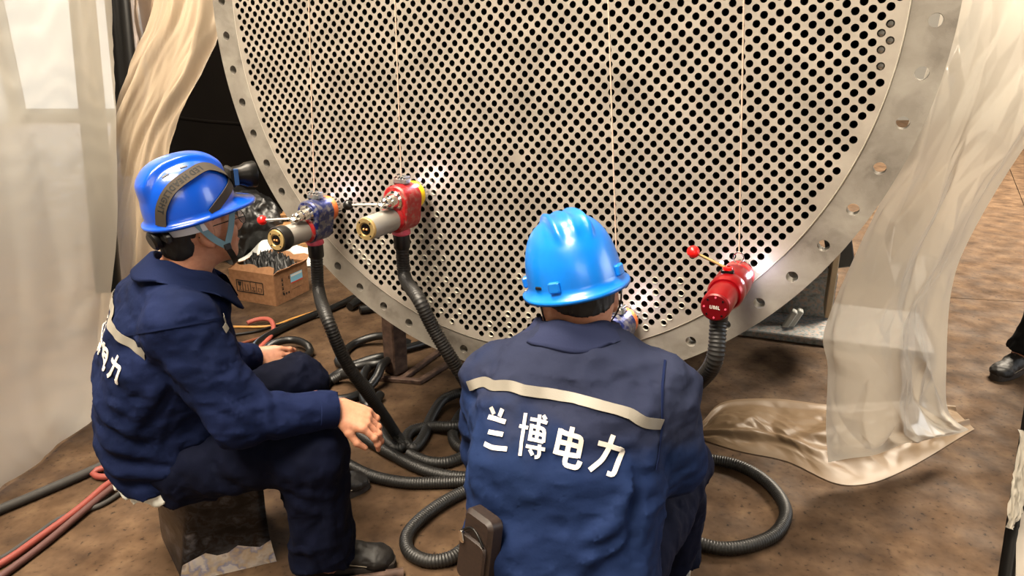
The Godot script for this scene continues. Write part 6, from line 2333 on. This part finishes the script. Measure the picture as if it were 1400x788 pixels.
	for a in [2.42, -2.35, 1.2, -1.2]:
		st = begin()
		var p := sh.at(a, 0.1, 0.002)
		var n := (sh.xf.basis * Vector3(sin(a), 0, cos(a))).normalized()
		box(st, frame(p, n, sh.xf.basis.y), Vector3(0.026, 0.024, 0.014), 0.003)
		obj("fixing_tab", done(st), mats["helmet sky blue"], hat)
	for a in [2.0, -1.95]:
		st = begin()
		var p := sh.at(a, 0.09, 0.0)
		var n := (sh.xf.basis * Vector3(sin(a), 0, cos(a))).normalized()
		box(st, turned(frame(p, n, sh.xf.basis.y), Vector3.BACK, 0), Vector3(0.02, 0.007, 0.005), 0.002)
		obj("slot", done(st), mats["black plastic"], hat)
	st = begin()
	sheet(st, 40, 4, func(u: float, v: float) -> Vector3:
		var a := lerpf(1.9, TAU - 1.9, u)
		return sh.xf * Vector3(sin(a) * 0.093, -0.002 - 0.018 * v, cos(a) * 0.108))
	obj("lining_band", done(st), mats["black plastic"], hat)
	# low stool under him
	var stool := thing("low_stool", "low wooden stool under the crouching worker", "stool", Vector3(0.13, 0, -1.44))
	st = begin()
	box(st, Transform3D(Basis(), Vector3(0.13, 0.225, -1.44)), Vector3(0.3, 0.03, 0.24), 0.004)
	obj("seat", done(st), mats["planed wood"], stool)
	for sx in [-1.0, 1.0]:
		for sz in [-1.0, 1.0]:
			st = begin()
			box(st, Transform3D(Basis(), Vector3(0.13 + 0.12 * sx, 0.105, -1.44 + 0.09 * sz)), Vector3(0.035, 0.21, 0.035), 0.003)
			obj("leg", done(st), mats["planed wood"], stool)
	# belt pouch on his left hip
	var px := frame(deep(658, 750, 1.505), Vector3(-0.75, 0.15, 0.66), Vector3(-0.12, 1, 0.1))
	var pouch := thing("belt_pouch", "worn dark brown leather belt pouch with a zip on the crouching worker's hip", "pouch", px.origin)
	st = begin()
	prism(st, rect(0.085, 0.16, 0.018, 5), 0.04, px * Transform3D(Basis(), Vector3(0, 0, -0.02)), 0.008, true)
	obj("pouch_body", done(st), mats["brown leather"], pouch)
	st = begin()
	prism(st, rect(0.08, 0.1, 0.016, 5), 0.01, px * Transform3D(Basis(), Vector3(0, -0.02, 0.018)), 0.004, true)
	obj("front_pocket", done(st), mats["brown leather"], pouch)
	st = begin()
	var loop := []
	for k in 15:
		var t := k / 14.0
		loop.append(px * Vector3(-0.034 + 0.068 * t, 0.03 + 0.022 * sin(PI * t), 0.028))
	tube(st, spline(loop, 0.006), 0.003, 6)
	var zip := obj("zip", done(st), mats["dark metal"], pouch)
	st = begin()
	prism(st, rect(0.012, 0.026, 0.005), 0.003, turned(px * Transform3D(Basis(), Vector3(-0.028, 0.022, 0.03)), Vector3.BACK, 25), 0.001)
	obj("zip_pull", done(st), mats["polished steel"], zip)


# ---------- the bystander at the edge ----------
func bystander() -> void:
	var foot := on_ground(1388, 508)
	var root := thing("person", "standing person in black trousers and dark shoes at the edge of the frame", "person", Vector3(foot.x, 0, foot.z))
	var fwd := Vector3(-0.85, 0, 0.52).normalized()
	var side := -fwd.cross(Vector3.UP)
	# mid-stride: the near foot is planted well out to one side of the hips
	var leg := foot
	leg.y = 0.0
	var other := leg + Vector3(0.5, 0, 0.16)
	var mid := leg + Vector3(0.34, 0, 0.06)
	var hip := mid + Vector3(0, 0.9, 0)
	var hx := frame(mid + Vector3(0, 1.58, 0) + fwd * 0.02, fwd)
	var spine := [hip, hip + Vector3(0, 0.2, 0), hip + Vector3(0, 0.42, 0), hip + Vector3(0, 0.52, 0)]
	var wide := [Vector2(0.17, 0.115), Vector2(0.165, 0.115), Vector2(0.18, 0.11), Vector2(0.08, 0.07)]
	var hs := signf(side.dot(leg - mid))
	var body := Soup.new()
	var b := Blob.new(mid + Vector3(-0.55, 0.02, -0.45), mid + Vector3(0.45, 1.56, 0.45), 0.022)
	for k in 3:
		b.limb(spine[k], spine[k + 1], side, wide[k] * 0.85, wide[k + 1] * 0.85, 0.04)
	for q in [[leg, hs * 0.1], [other, hs * -0.1]]:
		var kn: Vector3 = (q[0] as Vector3).lerp(hip + side * float(q[1]), 0.52) + fwd * 0.03
		b.cone(hip + side * q[1], kn, 0.08, 0.055, 0.03)
		b.cone(kn, (q[0] as Vector3) + Vector3(0, 0.09, 0), 0.054, 0.038, 0.03)
	var arms := []
	for sx in [-1.0, 1.0]:
		var s0: Vector3 = spine[2] + side * 0.19 * sx + Vector3(0, 0.05, 0)
		var e0: Vector3 = s0 + side * 0.04 * sx + Vector3(0, -0.29, 0) - fwd * 0.03
		var w0: Vector3 = e0 + Vector3(0, 0.1, 0) + fwd * 0.18 - side * 0.1 * sx
		arms.append([s0, e0, w0])
		b.cone(s0, e0, 0.05, 0.04, 0.03)
		b.cone(e0, w0, 0.038, 0.026, 0.03)
	b.net(body)
	head_into(body, hx, spine[3], 0.006)
	for k in 2:
		hand_into(body, arms[k][2], fwd * 0.5 - side * (k * 2 - 1) + Vector3(0, 0.4, 0), fwd + Vector3(0, -0.6, 0), -1.0 if k == 0 else 1.0, [0.3, 0.33, 0.36, 0.4, 0.4])
	obj("body", body.mesh(), mats["skin"], root)
	eyes(root, hx)
	hair(root, hx)
	b = Blob.new(mid + Vector3(-0.42, 0.72, -0.42), mid + Vector3(0.42, 1.56, 0.42), 0.018)
	for k in 3:
		b.limb(spine[k], spine[k + 1], side, wide[k] * 1.12, wide[k + 1] * 1.1, 0.04, false, k == 2)
	for a in arms:
		b.cone(a[0], a[1], 0.065, 0.055, 0.04)
		b.cone(a[1], a[2], 0.055, 0.04, 0.03, false, true)
	b.rough(33, Vector3(0.12, 0.1, 0.12), 0.012)
	var s := Soup.new()
	b.net(s)
	obj("jacket", s.mesh(), mats["navy work cloth"], root)
	b = Blob.new(mid + Vector3(-0.55, 0.04, -0.4), mid + Vector3(0.4, 1.0, 0.4), 0.014)
	b.limb(hip + Vector3(0, -0.08, 0), hip + Vector3(0, 0.04, 0), side, Vector2(0.185, 0.14), Vector2(0.18, 0.135), 0.03)
	for q in [[leg, hs * 0.09], [other, hs * -0.09]]:
		var kn: Vector3 = (q[0] as Vector3).lerp(hip + side * float(q[1]), 0.52) + fwd * 0.03
		b.cone(hip + side * q[1] + Vector3(0, -0.08, 0), kn, 0.098, 0.08, 0.03)
		b.cone(kn, (q[0] as Vector3) + Vector3(0, 0.1, 0), 0.078, 0.064, 0.03, false, true)
	b.rough(34, Vector3(0.08, 0.16, 0.08), 0.016)
	s = Soup.new()
	b.net(s)
	obj("trousers", s.mesh(), mats["black cloth"], root)
	for q in [leg, other]:
		shoe(root, "shoe", (q as Vector3) - fwd * 0.09, fwd, mats["shoe leather"], mats["shoe sole"])
